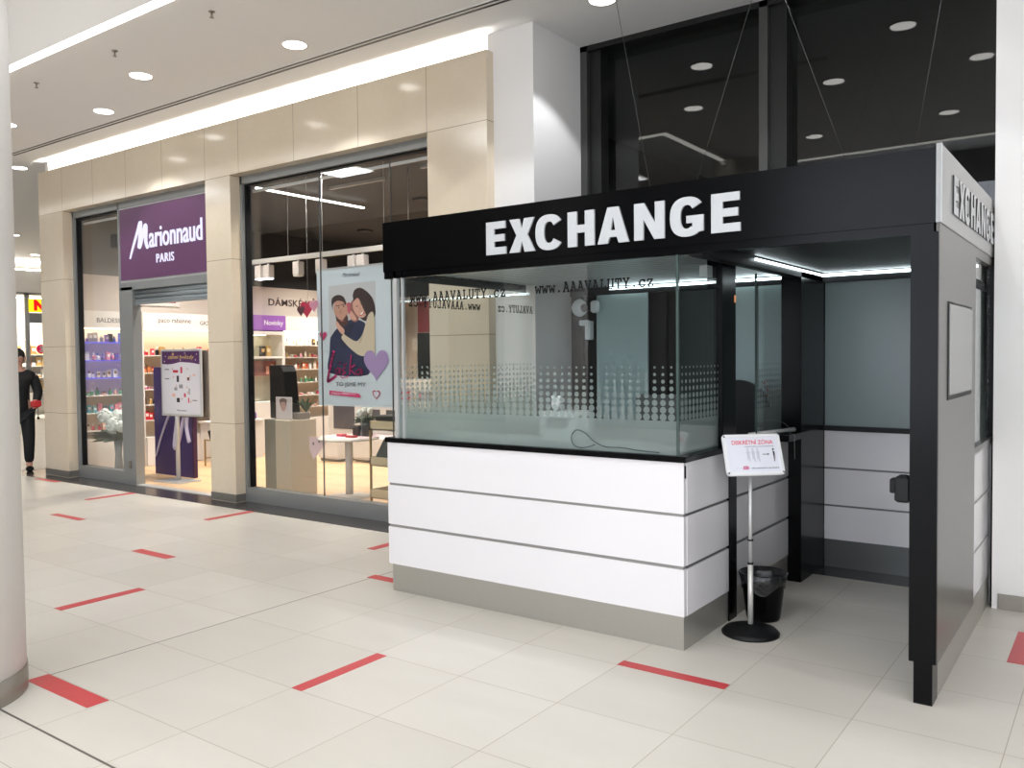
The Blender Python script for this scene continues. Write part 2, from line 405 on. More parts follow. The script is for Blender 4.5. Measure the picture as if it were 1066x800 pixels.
def downlight(x, y, label, z=CEIL, power=P_DOWN, proto=[]):
    if not proto:
        t = thing('ceiling_downlight', label, 'ceiling light', (x, y, z), 0, None)
        r = .105
        MB(M_WHITE).lathe([(r, -.001), (r+.018, -.004), (r+.018, .004), (r, .008)], 0, 0, 0, 32, caps=False).build('trim_ring', t, local=True)
        MB(M_LAMP).lathe([(.001, -.003), (r, -.003), (r, .0), (.001, .0)], 0, 0, 0, 32, caps=False).build('diffuser', t, local=True)
        l = bpy.data.lights.new('downlight', 'SPOT'); l.energy = P_DOWN*4; l.spot_size = math.radians(104); l.spot_blend = .22; l.shadow_soft_size = .03; l.color = WARM
        lo = bpy.data.objects.new('downlight_beam', l); COL.objects.link(lo); lo.parent = t; lo.location = (0, 0, -.035)
        proto.append(t)
    else:
        t = copy_tree(proto[0]); t.location = (x, y, z); t['label'] = label
    return t
D = [(-2.216, .66, 'recessed downlight nearest the window bay of the shop, above the white sprinkler row'),
     (-4.117, .28, 'second recessed downlight from the left round column, middle ceiling row'),
     (-5.60, .70, 'recessed downlight over the purple sign side of the shop front'),
     (-7.06, .28, 'recessed downlight half hidden behind the left round column'),
     (.526, 1.51, 'recessed downlight above the white pilaster beside the dark window'),
     (-.14, .20, 'recessed downlight mirrored lowest left in the dark window'),
     (1.447, .20, 'recessed downlight mirrored in the middle of the dark right window pane'),
     (2.363, 1.41, 'recessed downlight mirrored largest near the top of the dark window'),
     (2.814, .10, 'recessed downlight mirrored at the far right of the dark window'),
     (2.231, -1.85, 'recessed downlight mirrored lowest right in the dark window'),
     (-9.38, 1.46, 'recessed downlight just beyond the left end of the stone front'),
     (-16.6, 4.57, 'far recessed downlight left, in the passage beyond the stone front'),
     (-16.1, 5.4, 'far recessed downlight right, in the passage beyond the stone front'),
     (-11.6, .5, 'recessed downlight hidden behind the round column at left'), (4.2, -.4, 'recessed downlight right of the kiosk'),
     (5.6, -2.0, 'recessed downlight far right of the kiosk'), (.6, -2.0, 'recessed downlight in front of the kiosk glass'),
     (-12.6, 3.6, 'recessed downlight over the passage floor beyond the stone front'), (-20, 6.6, 'recessed downlight before the far store')]
for x, y, lb in D: downlight(x, y, lb)
for i, (x, y, k) in enumerate(HALL):  # unseen ceiling panels added as fill for the kiosk front
    t = thing('hall_fill_light', 'square luminous panel number added as fill to the high ceiling behind the viewer'.replace(' number', ''), 'ceiling light', (x, y, 6.4), 0, 'added luminous fill panels of the high hall ceiling')
    B('frame', M_ALUL, x-.65, x+.65, y-.65, y+.65, 6.36, 6.4, t)
    B('diffuser', M_TUBE, x-.6, x+.6, y-.6, y+.6, 6.345, 6.36, t)
    area('fill_light', (x, y, 6.33), 1.15, 1.15, P_HALL*k, WARM, parent=t)
# slot diffuser, sprinklers
t = thing('air_slot', 'long black and white double air slot in the ceiling parallel to the stone front', 'air vent', (-4, 1.0, CEIL))
B('frame', M_WHITE, -8.6, 1.6, .965, 1.065, CEIL-.006, CEIL+.004, t)
MB(M_BLACKM).box(-8.6, 1.6, .972, .992, CEIL-.009, CEIL).box(-8.6, 1.6, 1.026, 1.050, CEIL-.009, CEIL).build('slot', t)
for x, lb in ((-2.16, 'ceiling sprinkler nearest the viewer beside the light strip'), (-3.65, 'middle one of three ceiling sprinklers beside the light strip'), (-5.16, 'ceiling sprinkler farthest left beside the light strip')):
    t = thing('sprinkler', lb, 'sprinkler', (x, -.25, CEIL))
    MB(M_STEEL).lathe([(.028, 0), (.025, -.006), (.008, -.008)], x, -.25, CEIL, 16).build('rosette', t)
    MB(M_STEEL).lathe([(.008, -.01), (.008, -.045), (.002, -.05)], x, -.25, CEIL, 10).lathe([(.018, -.048), (.018, -.052)], x, -.25, CEIL, 12).build('nozzle', t)

# ------------------------------------------------------------------ floor tape
TP = [(1.795, 2.395, -.6034, -.53, 'red floor tape dash in front of the kiosk corner, nearest the bin'),
      (.6, .675, -1.81, -1.2068, 'red floor tape dash pointing away, in the middle foreground'),
      (-.62, -.015, -2.53, -2.42, 'red floor tape dash touching the foot of the round column'),
      (-1.82, -1.73, -1.81, -1.2068, 'slanting red floor tape dash right of the round column, middle distance'),
      (-3.0, -2.47, -.585, -.49, 'short red floor tape dash halfway to the shop, left of centre'),
      (-3.74, -3.65, .63, 1.2, 'thin red floor tape dash ending at the stone pier'),
      (-5.4, -4.8, -.12, -.04, 'red floor tape dash left of the middle one, toward the entrance'),
      (-6.08, -5.98, .6, 1.2, 'thin red floor tape dash before the shop doorway'),
      (-8.45, -7.85, 1.11, 1.2, 'farthest red floor tape dash at the left end stone pier'),
      (-1.34, -1.25, .62, 1.2, 'red floor tape dash behind the kiosk left corner, farther one'),
      (-.64, .0, -.07, .02, 'red floor tape dash running under the kiosk left corner, nearer one'),
      (3.49, 3.6, .6, 1.2, 'red floor tape dash at the right edge beside the kiosk')]
for i, (x0, x1, y0, y1, lb) in enumerate(TP):
    z = .002 if y1 < 1.2 else .0025
    tag(B('floor_tape', M_RED, x0, x1, y0, y1, 0, z), lb, 'floor tape', 'red tape dashes on the beige floor')

# ------------------------------------------------------------------ dark mall window right of the pilaster
def mall_window():
    w = MB(M_FRAMEGR).box(-.17, -.10, 2.31, 2.5, 0, CEIL).box(1.53, 1.60, 2.31, 2.5, 0, CEIL).build('window_1'); struct(w)
    MB(M_FRAMEBK).box(-.10, .02, 2.36, 2.5, 0, CEIL).box(1.60, 1.74, 2.36, 2.5, 0, CEIL).box(-.17, 3.3, 2.31, 2.5, CEIL-.05, CEIL).box(-.17, 3.3, 2.40, 2.5, 0, .25).build('window_frame', w)
    B('glass_pane', M_NIGHT, .02, 1.53, 2.5, 2.51, .2, CEIL, w); B('glass_pane', M_NIGHT, 1.74, 3.3, 2.5, 2.51, .2, CEIL, w)
mall_window()

# ------------------------------------------------------------------ the exchange kiosk
K = thing('exchange_kiosk', 'black and white currency exchange kiosk with glass panes and white EXCHANGE letters', 'kiosk', (1.5, .9, 0))
FRX = -.21
def slab_text(mb, s, F, u0, u1, v0, v1, d0, d1):
    """typewriter letters from strokes in a 0..1 cell"""
    G = {'W': [(0, 1, .22, 0), (.22, 0, .5, .75), (.5, .75, .78, 0), (.78, 0, 1, 1), (-.06, 1, .22, 1), (.78, 1, 1.06, 1)],
         'A': [(.1, 0, .48, 1), (.52, 1, .9, 0), (.26, .36, .74, .36), (-.02, 0, .26, 0), (.74, 0, 1.02, 0), (.25, 1, .5, 1)],
         'V': [(.08, 1, .5, 0), (.5, 0, .92, 1), (-.02, 1, .26, 1), (.74, 1, 1.02, 1)],
         'L': [(.3, 0, .3, 1), (.1, 1, .5, 1), (.1, 0, .92, 0), (.92, 0, .92, .3)],
         'U': [(.14, 1, .14, .3), (.14, .3, .32, 0), (.32, 0, .68, 0), (.68, 0, .86, .3), (.86, .3, .86, 1), (0, 1, .3, 1), (.7, 1, 1, 1)],
         'T': [(.5, 0, .5, 1), (.05, 1, .95, 1), (.05, 1, .05, .72), (.95, 1, .95, .72), (.3, 0, .7, 0)],
         'Y': [(.1, 1, .5, .48), (.9, 1, .5, .48), (.5, .48, .5, 0), (.3, 0, .7, 0), (-.02, 1, .28, 1), (.72, 1, 1.02, 1)],
         '.': [(.42, .04, .58, .04), (.42, .1, .58, .1)],
         'C': [(.88, .75, .88, 1), (.88, .85, .6, 1), (.6, 1, .3, .95), (.3, .95, .1, .7), (.1, .7, .1, .3), (.1, .3, .3, .04), (.3, .04, .65, 0), (.65, 0, .92, .2)],
         'Z': [(.12, 1, .85, 1), (.85, 1, .12, 0), (.12, 0, .88, 0), (.12, 1, .12, .75), (.88, 0, .88, .28)]}
    n = len(s); cw = (u1-u0)/n; H = v1-v0; th = H*.085
    for i, ch in enumerate(s):
        small = ch in 'wcz'; g = G[ch.upper()]; h = H*(.72 if small else 1)
        for a, b, c, d in g:
            ax = u0+cw*(i+.12+.76*a); bx = u0+cw*(i+.12+.76*c); ay = v0+h*b; by = v0+h*d
            L = math.hypot(bx-ax, by-ay) or 1e-6; dx, dy = (bx-ax)/L*th, (by-ay)/L*th
            mb.flat([(ax-dx*.6+dy, ay-dy*.6-dx), (bx+dx*.6+dy, by+dy*.6-dx), (bx+dx*.6-dy, by+dy*.6+dx), (ax-dx*.6-dy, ay-dy*.6+dx)], d0, d1, F)
def block_letters(mb, F, u0, v0, v1, k, d0, d1):
    h = v1-v0; S = .064*k; T = .043*h/.206
    def P_(pts, x): mb.flat([(x+a*k, v0+b*h) for a, b in pts], d0, d1, F)
    X0 = dict(E=.647, X=.83, C=1.03, H=1.264, A=1.470, N=1.71, G=1.932, e=2.173)
    def E(x, w):
        t = T/h; s = S/k
        P_([(0, 0), (w, 0), (w, t*1.05), (s, t*1.05), (s, .5-t*.5), (w*.92, .5-t*.5), (w*.92, .5+t*.5), (s, .5+t*.5), (s, 1-t*1.05), (w*.97, 1-t*1.05), (w*.97, 1), (0, 1)], x)
    def ring(x, w, a0, a1, tail):
        n = 26; o = []; i = []; s = S/k*.98
        for q in range(n+1):
            a = math.radians(a0+(a1-a0)*q/n); ca, sa = math.cos(a), math.sin(a)
            e = .82; cx = math.copysign(abs(ca)**e, ca); sx = math.copysign(abs(sa)**e, sa)
            o.append((w/2+w/2*cx, .5+.52*sx)); i.append((w/2+(w/2-s)*cx, .5+(.52-T/h*1.0)*sx))
        P_(o+i[::-1], x)
    u = lambda q: u0+(q-.647)*k
    E(u(X0['E']), .157)
    w = .195; s = .078
    P_([(0, 0), (s, 0), (w/2, .33), (w-s, 0), (w, 0), (w/2+s*.53, .51), (w-.004, 1), (w-s-.002, 1), (w/2, .68), (s, 1), (.002, 1), (w/2-s*.53, .51)], u(X0['X']))
    ring(u(X0['C']), .20, 34, 326, 0)
    w = .184; s = .064
    P_([(0, 0), (s, 0), (s, .39), (w-s, .39), (w-s, 0), (w, 0), (w, 1), (w-s, 1), (w-s, .61), (s, .61), (s, 1), (0, 1)], u(X0['H']))
    w = .206; x = u(X0['A'])
    P_([(0, 0), (.066, 0), (.079, .17), (.127, .17), (.140, 0), (w, 0), (.139, 1), (.103, 1), (.103, .74), (.118, .36), (.088, .36), (.103, .74), (.103, 1), (.067, 1)], x)
    w = .188
    P_([(0, 0), (.058, 0), (.058, .56), (w-.062, 0), (w, 0), (w, 1), (w-.058, 1), (w-.058, .44), (.062, 1), (0, 1)], u(X0['N']))
    x = u(X0['G']); ring(x, .20, 36, 308, 0)
    mb.flat([(x+p*k, v0+q*h) for p, q in [(.098, .52), (.197, .52), (.197, .33), (.098, .33)]], d0, d1+.0008, F); mb.flat([(x+p*k, v0+q*h) for p, q in [(.133, .35), (.197, .35), (.197, .10), (.133, .06)]], d0, d1+.0012, F)
    E(u(X0['e']), .162)
def kiosk():
    k = K
    x0, x1, yb = -.285, 3.288, 2.28
    # fascia ring
    fa = MB(M_BLACK).box(x0, x1-.015, -.21, -.18, 2.262, 2.61).build('fascia', k)
    B('fascia_lower_band', M_BLACK, x0, x1-.02, -.20, -.17, 2.215, 2.262, fa)
    l = MB(M_LETTER);block_letters(l, FY(-.21), .647, 2.31, 2.518, 1, 0, .012); l = l.build('lettering', fa); l['label'] = 'thick white EXCHANGE letters'
    fs = B('fascia', M_FASCG, x1-.02, x1, -.213, 2.0, 2.262, 2.625, k); fs['label'] = 'grey side fascia'
    B('fascia_lower_band', M_TAUPE, x1-.03, x1-.005, -.20, 2.0, 2.205, 2.262, fs)
    B('edge_profile', M_LETTER, x1-.001, x1+.003, -.213, -.19, 2.262, 2.625, fs)
    q = MB(M_LETTER, mat('letter_return_black', (30, 30, 30), .4)); block_letters(q, FX(x1), .115, 2.34, 2.53, .91, 0, .007); q = q.build('lettering', fs)
    for p in q.data.polygons:
        if abs(p.normal.x) < .5: p.material_index = 1
    B('fascia', M_BLACK, x0, x0+.02, -.18, yb, 2.215, 2.61, k); B('fascia', M_BLACK, x0, x1-.02, yb-.02, yb, 2.215, 2.61, k)
    B('roof', M_DARKCL, x0+.02, x1-.02, -.18, yb-.02, 2.40, 2.44, k)
    # louvred soffit over the cashier room, plain dark over the customer lane
    so = B('soffit', mat('soffit_grey', (170, 176, 176), .4, metal=.3), x0+.02, 1.95, -.17, yb-.02, 2.30, 2.31, k)
    lv = MB(mat('louvre_metal', (186, 196, 198), .3, metal=.3))
    for i in range(22):
        y = -.13+i*.105
        lv.box(x0+.06, 1.9, y, y+.075, 2.272, 2.30)
    lv.build('louvres', so)
    B('soffit', M_DARKCL, 2.12, 3.16, -.17, yb-.02, 2.27, 2.28, k)
    B('light_profile', M_LED, .25, 3.16, 2.08, 2.10, 2.243, 2.262, k)
    B('light_profile', M_LED, 2.108, 2.118, .62, 2.08, 2.243, 2.256, k)
    MB(M_BLACKM).box(x0+.02, 3.2, 2.10, 2.16, 2.20, 2.30).box(2.02, 2.10, -.17, 2.1, 2.205, 2.30).build('header_beam', k)
    # counters
    def board_rows(xa, xb, ya, yb_, face, name='counter_front'):
        c = MB(M_PANELW)
        for z0, z1 in ((.19, .455), (.475, .753), (.770, 1.058)): c.box(xa, xb, ya, yb_, z0, z1)
        o = c.build(name, k)
        g = MB(M_GROOVE if face != 'x' else M_GROOVED); e = .008
        for z0, z1 in ((.455, .475), (.753, .770)):
            g.box(xa+(e if face != 'b' else 0), xb-e, ya+e, yb_-(e if face != 'y' else 0), z0, z1)
        g.build('groove_strip', o)
        return o
    board_rows(-.27, 2.003, -.208, -.17, 'y')
    B('plinth', M_PLINTH, -.235, 2.0, -.206, -.16, 0, .19, k)
    a = board_rows(1.965, 2.006, -.17, .44, 'x'); B('plinth', M_PLINTH, 1.96, 2.0, -.16, .44, 0, .19, k)
    a = board_rows(1.965, 2.006, .565, 1.58, 'x'); B('plinth', M_PLINTH, 1.96, 2.0, .565, 1.58, 0, .19, k)
    board_rows(-.27, -.23, -.17, 2.1, 'x'); B('plinth', M_PLINTH, -.235, -.2, -.16, 2.1, 0, .19, k)
    B('keyhole_cover', M_BLACKM, 2.006, 2.010, -.205, -.19, .97, 1.04, k)
    ct = MB(M_BLACK).box(-.285, 2.02, -.222, .42, 1.058, 1.092, .003).box(1.93, 2.02, .42, 1.58, 1.058, 1.092, .003).box(.15, 1.93, 1.78, 2.1, 1.058, 1.092, .003).box(-.285, .15, .42, 2.1, 1.058, 1.092, .003).build('countertop', k)
    B('transaction_shelf', M_BLACK, 2.02, 2.135, 1.2, 1.8, 1.056, 1.10, k)
    # posts
    B('post', M_BLACK, 1.885, 1.985, .40, .62, 1.092, 2.3, k, .003)
    B('post', M_BLACK, 1.95, 2.010, .44, .565, 0, 1.058, k)
    p = B('indicator_lamp', emis('amber_indicator', (226, 158, 110), .8), 1.985, 1.99, .595, .61, 1.985, 2.03, k); p['label'] = 'small orange indicator'
    B('post', M_BLACK, 1.955, 2.10, 1.58, 2.14, 0, 2.3, k, .003)
    B('motion_sensor', mat('sensor_white', (196, 200, 198), .4), 1.88, 1.93, .30, .38, 2.13, 2.2, k)
    # glazing
    hx = halftone_mat('halftone_film_front', 'x', .02, .052); hy = halftone_mat('halftone_film_side', 'y', .01, .052)
    def pane(film, x0, x1, y0, y1, z0, z1):
        p = B('glass_pane', M_GLASS, x0, x1, y0, y1, z0, z1, k)
        if film is hx: B('halftone_film', film, x0, x1, y1+.0005, y1+.001, z0, 1.62, p)
        else: B('halftone_film', film, x0-.001, x0-.0005, y0, y1, z0, 1.62, p)
    pane(hx, -.185, 1.953, -.19, -.182, 1.092, 2.3)
    pane(hy, 1.956, 1.964, -.178, .40, 1.092, 2.3)
    pane(hy, -.195, -.187, -.178, 2.1, 1.092, 2.3)
    pane(hy, 1.956, 1.964, 1.05, 1.58, 1.095, 2.2)
    B('inner_worktop', mat('worktop_grey', (190, 194, 192), .4), -.16, 1.93, -.165, .42, 1.07, 1.0935, k)
    MB(M_ALUL).box(-.2, -.17, -.2, -.165, 1.092, 2.3).box(-.125, -.112, -.2, -.18, 1.092, 2.3).build('glass_clamp_profile', k)
    GE = mat('glass_edge_green', (70, 84, 80), .1); B('glass_edge', GE, 1.953, 1.967, -.193, -.179, 1.092, 2.3, k); B('glass_edge', GE, 1.953, 1.967, 1.045, 1.05, 1.095, 2.2, k)
    FL = lambda u, v, d: (-.195-d, u, v)
    for F, u0, u1, v0, v1 in ((FY(-.19), -.05, .78, 2.045, 2.10), (FY(-.19), 1.0, 1.82, 2.05, 2.105), (FL, .79, -.05, 2.03, 2.085), (FL, 1.83, 1.02, 2.03, 2.085)):
        tx = MB(M_BLACKM); slab_text(tx, 'www.AAAVALUTY.cz', F, u0, u1, v0, v1, 0, .0015); tx.build('web_address_lettering', k)
    # back wall of the cashier room and of the lane
    fro = mat('pale_teal', (172, 192, 190), .35); 
    MB(M_BLACKM).box(-.23, -.05, 2.12, 2.16, 0, 2.3).box(.18, .26, 2.12, 2.16, 1.09, 2.3).box(.73, .79, 2.12, 2.16, 1.09, 2.3).box(-.05, 1.96, 2.10, 2.16, 0, 1.09).box(1.2, 1.26, 2.12, 2.16, 1.09, 2.3).build('back_frame', k)
    [B('teal_panel', fro, xa, xb, 2.10, 2.12, 1.09, 2.2, k) for xa, xb in ((.11, .62), (1.27, 1.585), (1.60, 1.93))]  # flat pale teal panels in front of the dark back pane
    bw = MB(mat('dark_back_glass', (16, 18, 18), .3, spec=.2)).box(-.05, 1.96, 2.16, 2.17, 1.09, 2.3).build('back_pane', k)
    B('teal_panel', mat('frosted_lane_glass', (128, 142, 140), .3, noise=.05, nscale=1.5), 2.10, 3.2, 2.17, 2.18, 1.10, 2.24, k)
    B('back_frame', M_BLACKM, 2.10, 3.2, 2.14, 2.2, 1.062, 1.10, k); B('back_frame', M_BLACKM, 2.10, 3.2, 2.16, 2.2, 2.22, 2.3, k)
    c = MB(M_PANELW)
    for z0, z1 in ((.22, .475), (.49, .765), (.78, 1.062)): c.box(2.1, 3.2, 2.16, 2.2, z0, z1)
    o = c.build('lane_back_panel', k); MB(M_GROOVED).box(2.1, 3.2, 2.166, 2.19, .475, .49).box(2.1, 3.2, 2.166, 2.19, .765, .78).build('groove_strip', o)
    B('plinth', mat('dark_grey_plinth', (92, 94, 92), .35, metal=.4), 2.1, 3.2, 2.165, 2.2, 0, .22, k)
    # right wing: panel, glass, counter boards
    B('side_panel', M_TAUPE, 3.20, x1, -.235, .93, .197, 2.205, k)
    B('side_panel_front', M_BLACK, 3.168, 3.287, -.25, -.235, .197, 2.215, k)
    B('post', M_BLACK, 3.168, 3.20, -.235, .93, .197, 2.215, k)
    B('post', M_BLACK, 3.19, 3.272, -.252, -.12, 0, .197, k)
    B('post', M_TAUPE, 3.20, 3.262, -.12, .93, 0, .197, k)
    B('plinth', M_PLINTH, 3.262, 3.27, -.25, 1.75, 0, .186, k)
    dp = MB(M_BLACKM).box(x1, x1+.004, .0, .76, 1.425, 1.905).build('display_panel', k); 
    B('panel_sheet', mat('grey_display_sheet', (142, 142, 138), .18), x1+.004, x1+.009, .015, .742, 1.45, 1.893, dp)
    lk = B('lock_box', M_BLACKM, 3.10, 3.168, -.245, -.15, .945, 1.07, k, .01); B('lock_bolt', M_BLACKM, 3.075, 3.10, -.225, -.17, .985, 1.055, lk, .005)
    MB(M_BLACKM).lathe([(.02, 0), (.02, .004)], 3.134, -.2, 1.07, 14).build('lock_cap', lk)
    c = MB(M_PANELW)
    for z0, z1 in ((.19, .455), (.475, .753), (.770, 1.058)): c.box(3.22, 3.27, .93, 1.78, z0, z1)
    o = c.build('counter_front', k); MB(M_GROOVE).box(3.22, 3.262, .93, 1.78, .455, .475).box(3.22, 3.262, .93, 1.78, .753, .77).build('groove_strip', o)
    B('countertop', mat('grey_countertop_edge', (88, 88, 86), .3), 3.18, 3.283, .93, 1.80, 1.06, 1.10, k)
    pane(hy, 3.255, 3.262, .93, 1.76, 1.10, 2.21)
    B('teal_panel', mat('pale_film', (170, 186, 182), .3), 3.20, 3.215, .93, 1.76, 1.10, 2.1, k)
    tx = MB(M_BLACKM); slab_text(tx, 'www.AAAVALUTY.cz', FX(3.262), .97, 1.62, 2.04, 2.09, 0, .0015); tx.build('web_address_lettering', k)
    B('post', M_BLACKM, 3.19, 3.284, 1.80, 2.2, 0, 2.262, k)
    B('edge_profile', M_ALU, 3.262, 3.275, 1.78, 1.80, 0, 1.06, k)
kiosk()
# suspension wires above the kiosk roof
for (a, b), lb in zip((((1.2, 2.87), (.88, 4.53)), ((1.56, 2.87), (2.13, 4.53)), ((2.55, 2.87), (1.97, 4.53)), ((2.95, 2.87), (3.22, 4.53))),
                   ('leftmost thin steel wire above the kiosk roof, leaning left', 'thin steel wire above the kiosk roof, second from left', 'thin steel wire above the kiosk roof, third from left', 'rightmost thin steel wire above the kiosk roof, leaning right')):
    t = (2.44-2.87)/(b[1]-2.87)
    xa = a[0]+(b[0]-a[0])*t
    o = MB(M_FRAMEGR).tube([(xa, 1.0, 2.44), (b[0], 1.0, 4.53)], .0018, 6).build('steel_wire'); tag(o, lb, 'wire', 'thin wires between kiosk roof and ceiling')

# things in and at the kiosk
def camera_thing():
    x, y, z = -.02, 2.02, 2.09
    t = thing('security_camera', 'white dome security camera with dark lens on the kiosk back frame', 'camera', (x, y, z))
    W_ = mat('camera_white', (225, 228, 226), .35)
    MB(W_).ball((x, y, z), .075, .06, .08).build('body', t); MB(M_BLACKM).ball((x+.065, y-.03, z-.005), .032, .035, .038).build('lens', t)
    MB(W_).box(x+.12, x+.19, y-.02, y+.04, z-.05, z+.06, .015).build('transmitter', t)
    MB(M_BLACKM).box(x+.02, x+.14, y+.0, y+.08, z-.03, z+.04).build('bracket', t)
    MB(W_).box(x-.02, x+.06, y+.02, y+.08, z-.16, z-.11, .006).build('junction_box', t); MB(W_).box(x+.04, x+.1, y+.02, y+.08, z-.29, z-.12, .006).build('power_adapter', t)
camera_thing()
def monitor(x, y, w, h, label, cat, mt, z=1.092, rz=0):
    t = thing('monitor', label, cat, (x, y, z), rz)
    MB(mt).box(-w/2, w/2, -.015, .015, .06, .06+h, .006).build('screen_case', t, local=True)
    MB(M_BLACKM).box(-w/2+.015, w/2-.015, .015, .018, .08, .045+h).build('screen', t, local=True)
    MB(M_BLACKM).box(-.02, .02, -.01, .03, .01, .1).box(-.1, .1, -.07, .09, 0, .012, .004).build('stand', t, local=True)
monitor(1.66, .22, .34, .26, 'dark monitor back behind the halftone dots near the kiosk corner', 'monitor', mat('monitor_shell', (58, 60, 60), .4))
o = B('counting_machine', mat('machine_white', (214, 216, 214), .4), .88, 1.16, .02, .26, 1.092, 1.30, None, .02); tag(o, 'white counting machine behind the frosted film near the cable loop', 'machine')
MB(M_BLACKM).box(.94, 1.1, .014, .02, 1.2, 1.26).build('display', o)
o = MB(mat('plush_white', (225, 225, 222), .8)).ball((.95, .12, 1.345), .035, .03, .045).ball((.93, .12, 1.385), .016).ball((.975, .12, 1.385), .016).build('paper_bag'); tag(o, 'small white lump on the counting machine behind the dots', 'ornament')
pt = [(1.85, 1.105), (1.72, 1.11), (1.61, 1.12), (1.5, 1.12), (1.42, 1.15), (1.36, 1.195), (1.3, 1.21), (1.265, 1.17), (1.28, 1.12), (1.33, 1.105), (1.39, 1.115), (1.43, 1.13)]
def smooth(pts, n=6):
    out = []
    for i in range(len(pts)-1):
        p0 = Vector(pts[max(i-1, 0)]); p1 = Vector(pts[i]); p2 = Vector(pts[i+1]); p3 = Vector(pts[min(i+2, len(pts)-1)])
        for k in range(n):
            s = k/n; out.append(.5*((2*p1)+(-p0+p2)*s+(2*p0-5*p1+4*p2-p3)*s*s+(-p0+3*p1-3*p2+p3)*s**3))
    out.append(Vector(pts[-1])); return out
o = MB(mat('cable_grey', (70, 80, 78), .5)).tube(smooth([(x, -.1975, z) for x, z in pt]), 0.0035, 6).build('cable'); tag(o, 'dark looped cable leaning on the frosted kiosk glass above the black countertop', 'cable')
def office_chair():
    x, y = 1.66, 1.62
    t = thing('office_chair', 'black office chair with a tall rounded back behind the service opening', 'chair', (x, y, 0), math.radians(8))
    b = MB(M_BLACKM); prof = []
    for k in range(25):
        a = PI*k/24; prof.append((.22*math.cos(a), 1.27+.20*math.sin(a)))
    prof += [(-.24, 1.0), (-.20, .62), (.20, .62), (.24, 1.0)]
    b.flat(prof, 0, .07, lambda u, v, d: (u, -.2-d+.04*(v-.6), v)); b.build('backrest', t, local=True)
    MB(M_BLACKM).box(-.25, .25, -.22, .26, .44, .53, .03).build('seat', t, local=True)
    MB(M_STEEL).cyl(0, 0, .12, .44, .028).build('column', t, local=True)
    for k in range(5):
        a = 2*PI*k/5; MB(M_BLACKM).tube([(0, 0, .13), (.28*math.cos(a), .28*math.sin(a), .07)], [.03, .016]).ball((.29*math.cos(a), .29*math.sin(a), .03), .03).build('base_leg', t, local=True)
    for s in (-1, 1): MB(M_BLACKM).tube([(s*.25, -.12, .5), (s*.29, -.12, .70), (s*.29, .1, .70)], .016).build('armrest', t, local=True)
office_chair()
def basket():
    x, y = 1.93, 1.45
    t = thing('wire_basket', 'small white grid basket on the kiosk counter beside the chair back', 'basket', (1.83, 1.86, 1.10))
    m = MB(mat('basket_white', (214, 216, 212), .5))
    for z, r in ((1.12, .048), (1.2, .056), (1.28, .062), (1.36, .068), (1.395, .07)): m.tube([(1.83+r*math.cos(2*PI*k/20), 1.86+r*math.sin(2*PI*k/20), z) for k in range(21)], .004, 5)
    for k in range(14):
        a = 2*PI*k/14; m.tube([(1.83+.046*math.cos(a), 1.86+.046*math.sin(a), 1.10), (1.83+.07*math.cos(a), 1.86+.07*math.sin(a), 1.395)], .0035, 5)
    m.box(1.79, 1.87, 1.82, 1.90, 1.10, 1.106); m.build('basket_body', t)
    o = MB(mat('candy_white', (230, 220, 215), .4), mat('candy_red', (190, 50, 50), .4)).tube(smooth([(1.775, 1.80, 1.2), (1.775, 1.80, 1.42), (1.765, 1.80, 1.455), (1.75, 1.79, 1.43)]), .006, 6)
    o = o.build('candy_cane'); tag(o, 'red and white candy cane sticking out of the grid basket', 'candy cane')
    for i, p in enumerate(o.data.polygons):
        if (i//18) % 2: p.material_index = 1
basket()
o = thing('pen_holder', 'white tube shaped tray with a ball chain on the end of the kiosk shelf', 'pen holder', (2.0, 1.3, 1.10))
MB(mat('holder_white', (226, 226, 222), .35)).tube([(1.93, 1.0, 1.115), (2.10, 1.42, 1.125)], [.012, .016], 12).build('tube', o)
MB(M_ALU).tube(smooth([(2.08, 1.40, 1.13), (2.05, 1.36, 1.17), (2.02, 1.25, 1.2), (1.98, 1.2, 1.2)]), .0018, 5).tube([(2.10, 1.30, 1.11), (2.14, 1.30, 1.10), (2.142, 1.30, .93)], .0018, 5).build('ball_chain', o)

# waste bin
def bin_():
    x, y = 2.16, .62
    t = thing('waste_bin', 'black round waste bin with a liner beside the kiosk, behind the sign stand', 'bin', (x, y, 0))
    MB(M_BLACK).lathe([(.02, 0), (.098, 0), (.105, .02), (.132, .24), (.14, .285), (.145, .285), (.145, .275), (.137, .27), (.128, .23), (.10, .03), (.02, .02)], x, y, 0, 36, caps=False).build('body', t)
    m = MB(mat('bin_liner', (38, 38, 38), .18, bump=.6, nscale=30)); n = 36; rs = []
    for z, r, w in ((.20, .134, .004), (.245, .140, .004), (.292, .149, .003), (.297, .14, .002), (.25, .128, .003), (.1, .10, .004)):
        rs.append([m.v((x+(r+w*math.sin(7*k+z*40))*math.cos(2*PI*k/n), y+(r+w*math.sin(7*k+z*40))*math.sin(2*PI*k/n), z+(.03*math.sin(k*.6) if z == .20 else 0))) for k in range(n)])
    for a, b in zip(rs, rs[1:]):
        for k in range(n): m.f([a[k], a[(k+1) % n], b[(k+1) % n], b[k]], True)
    m.build('bin_liner', t)
bin_()
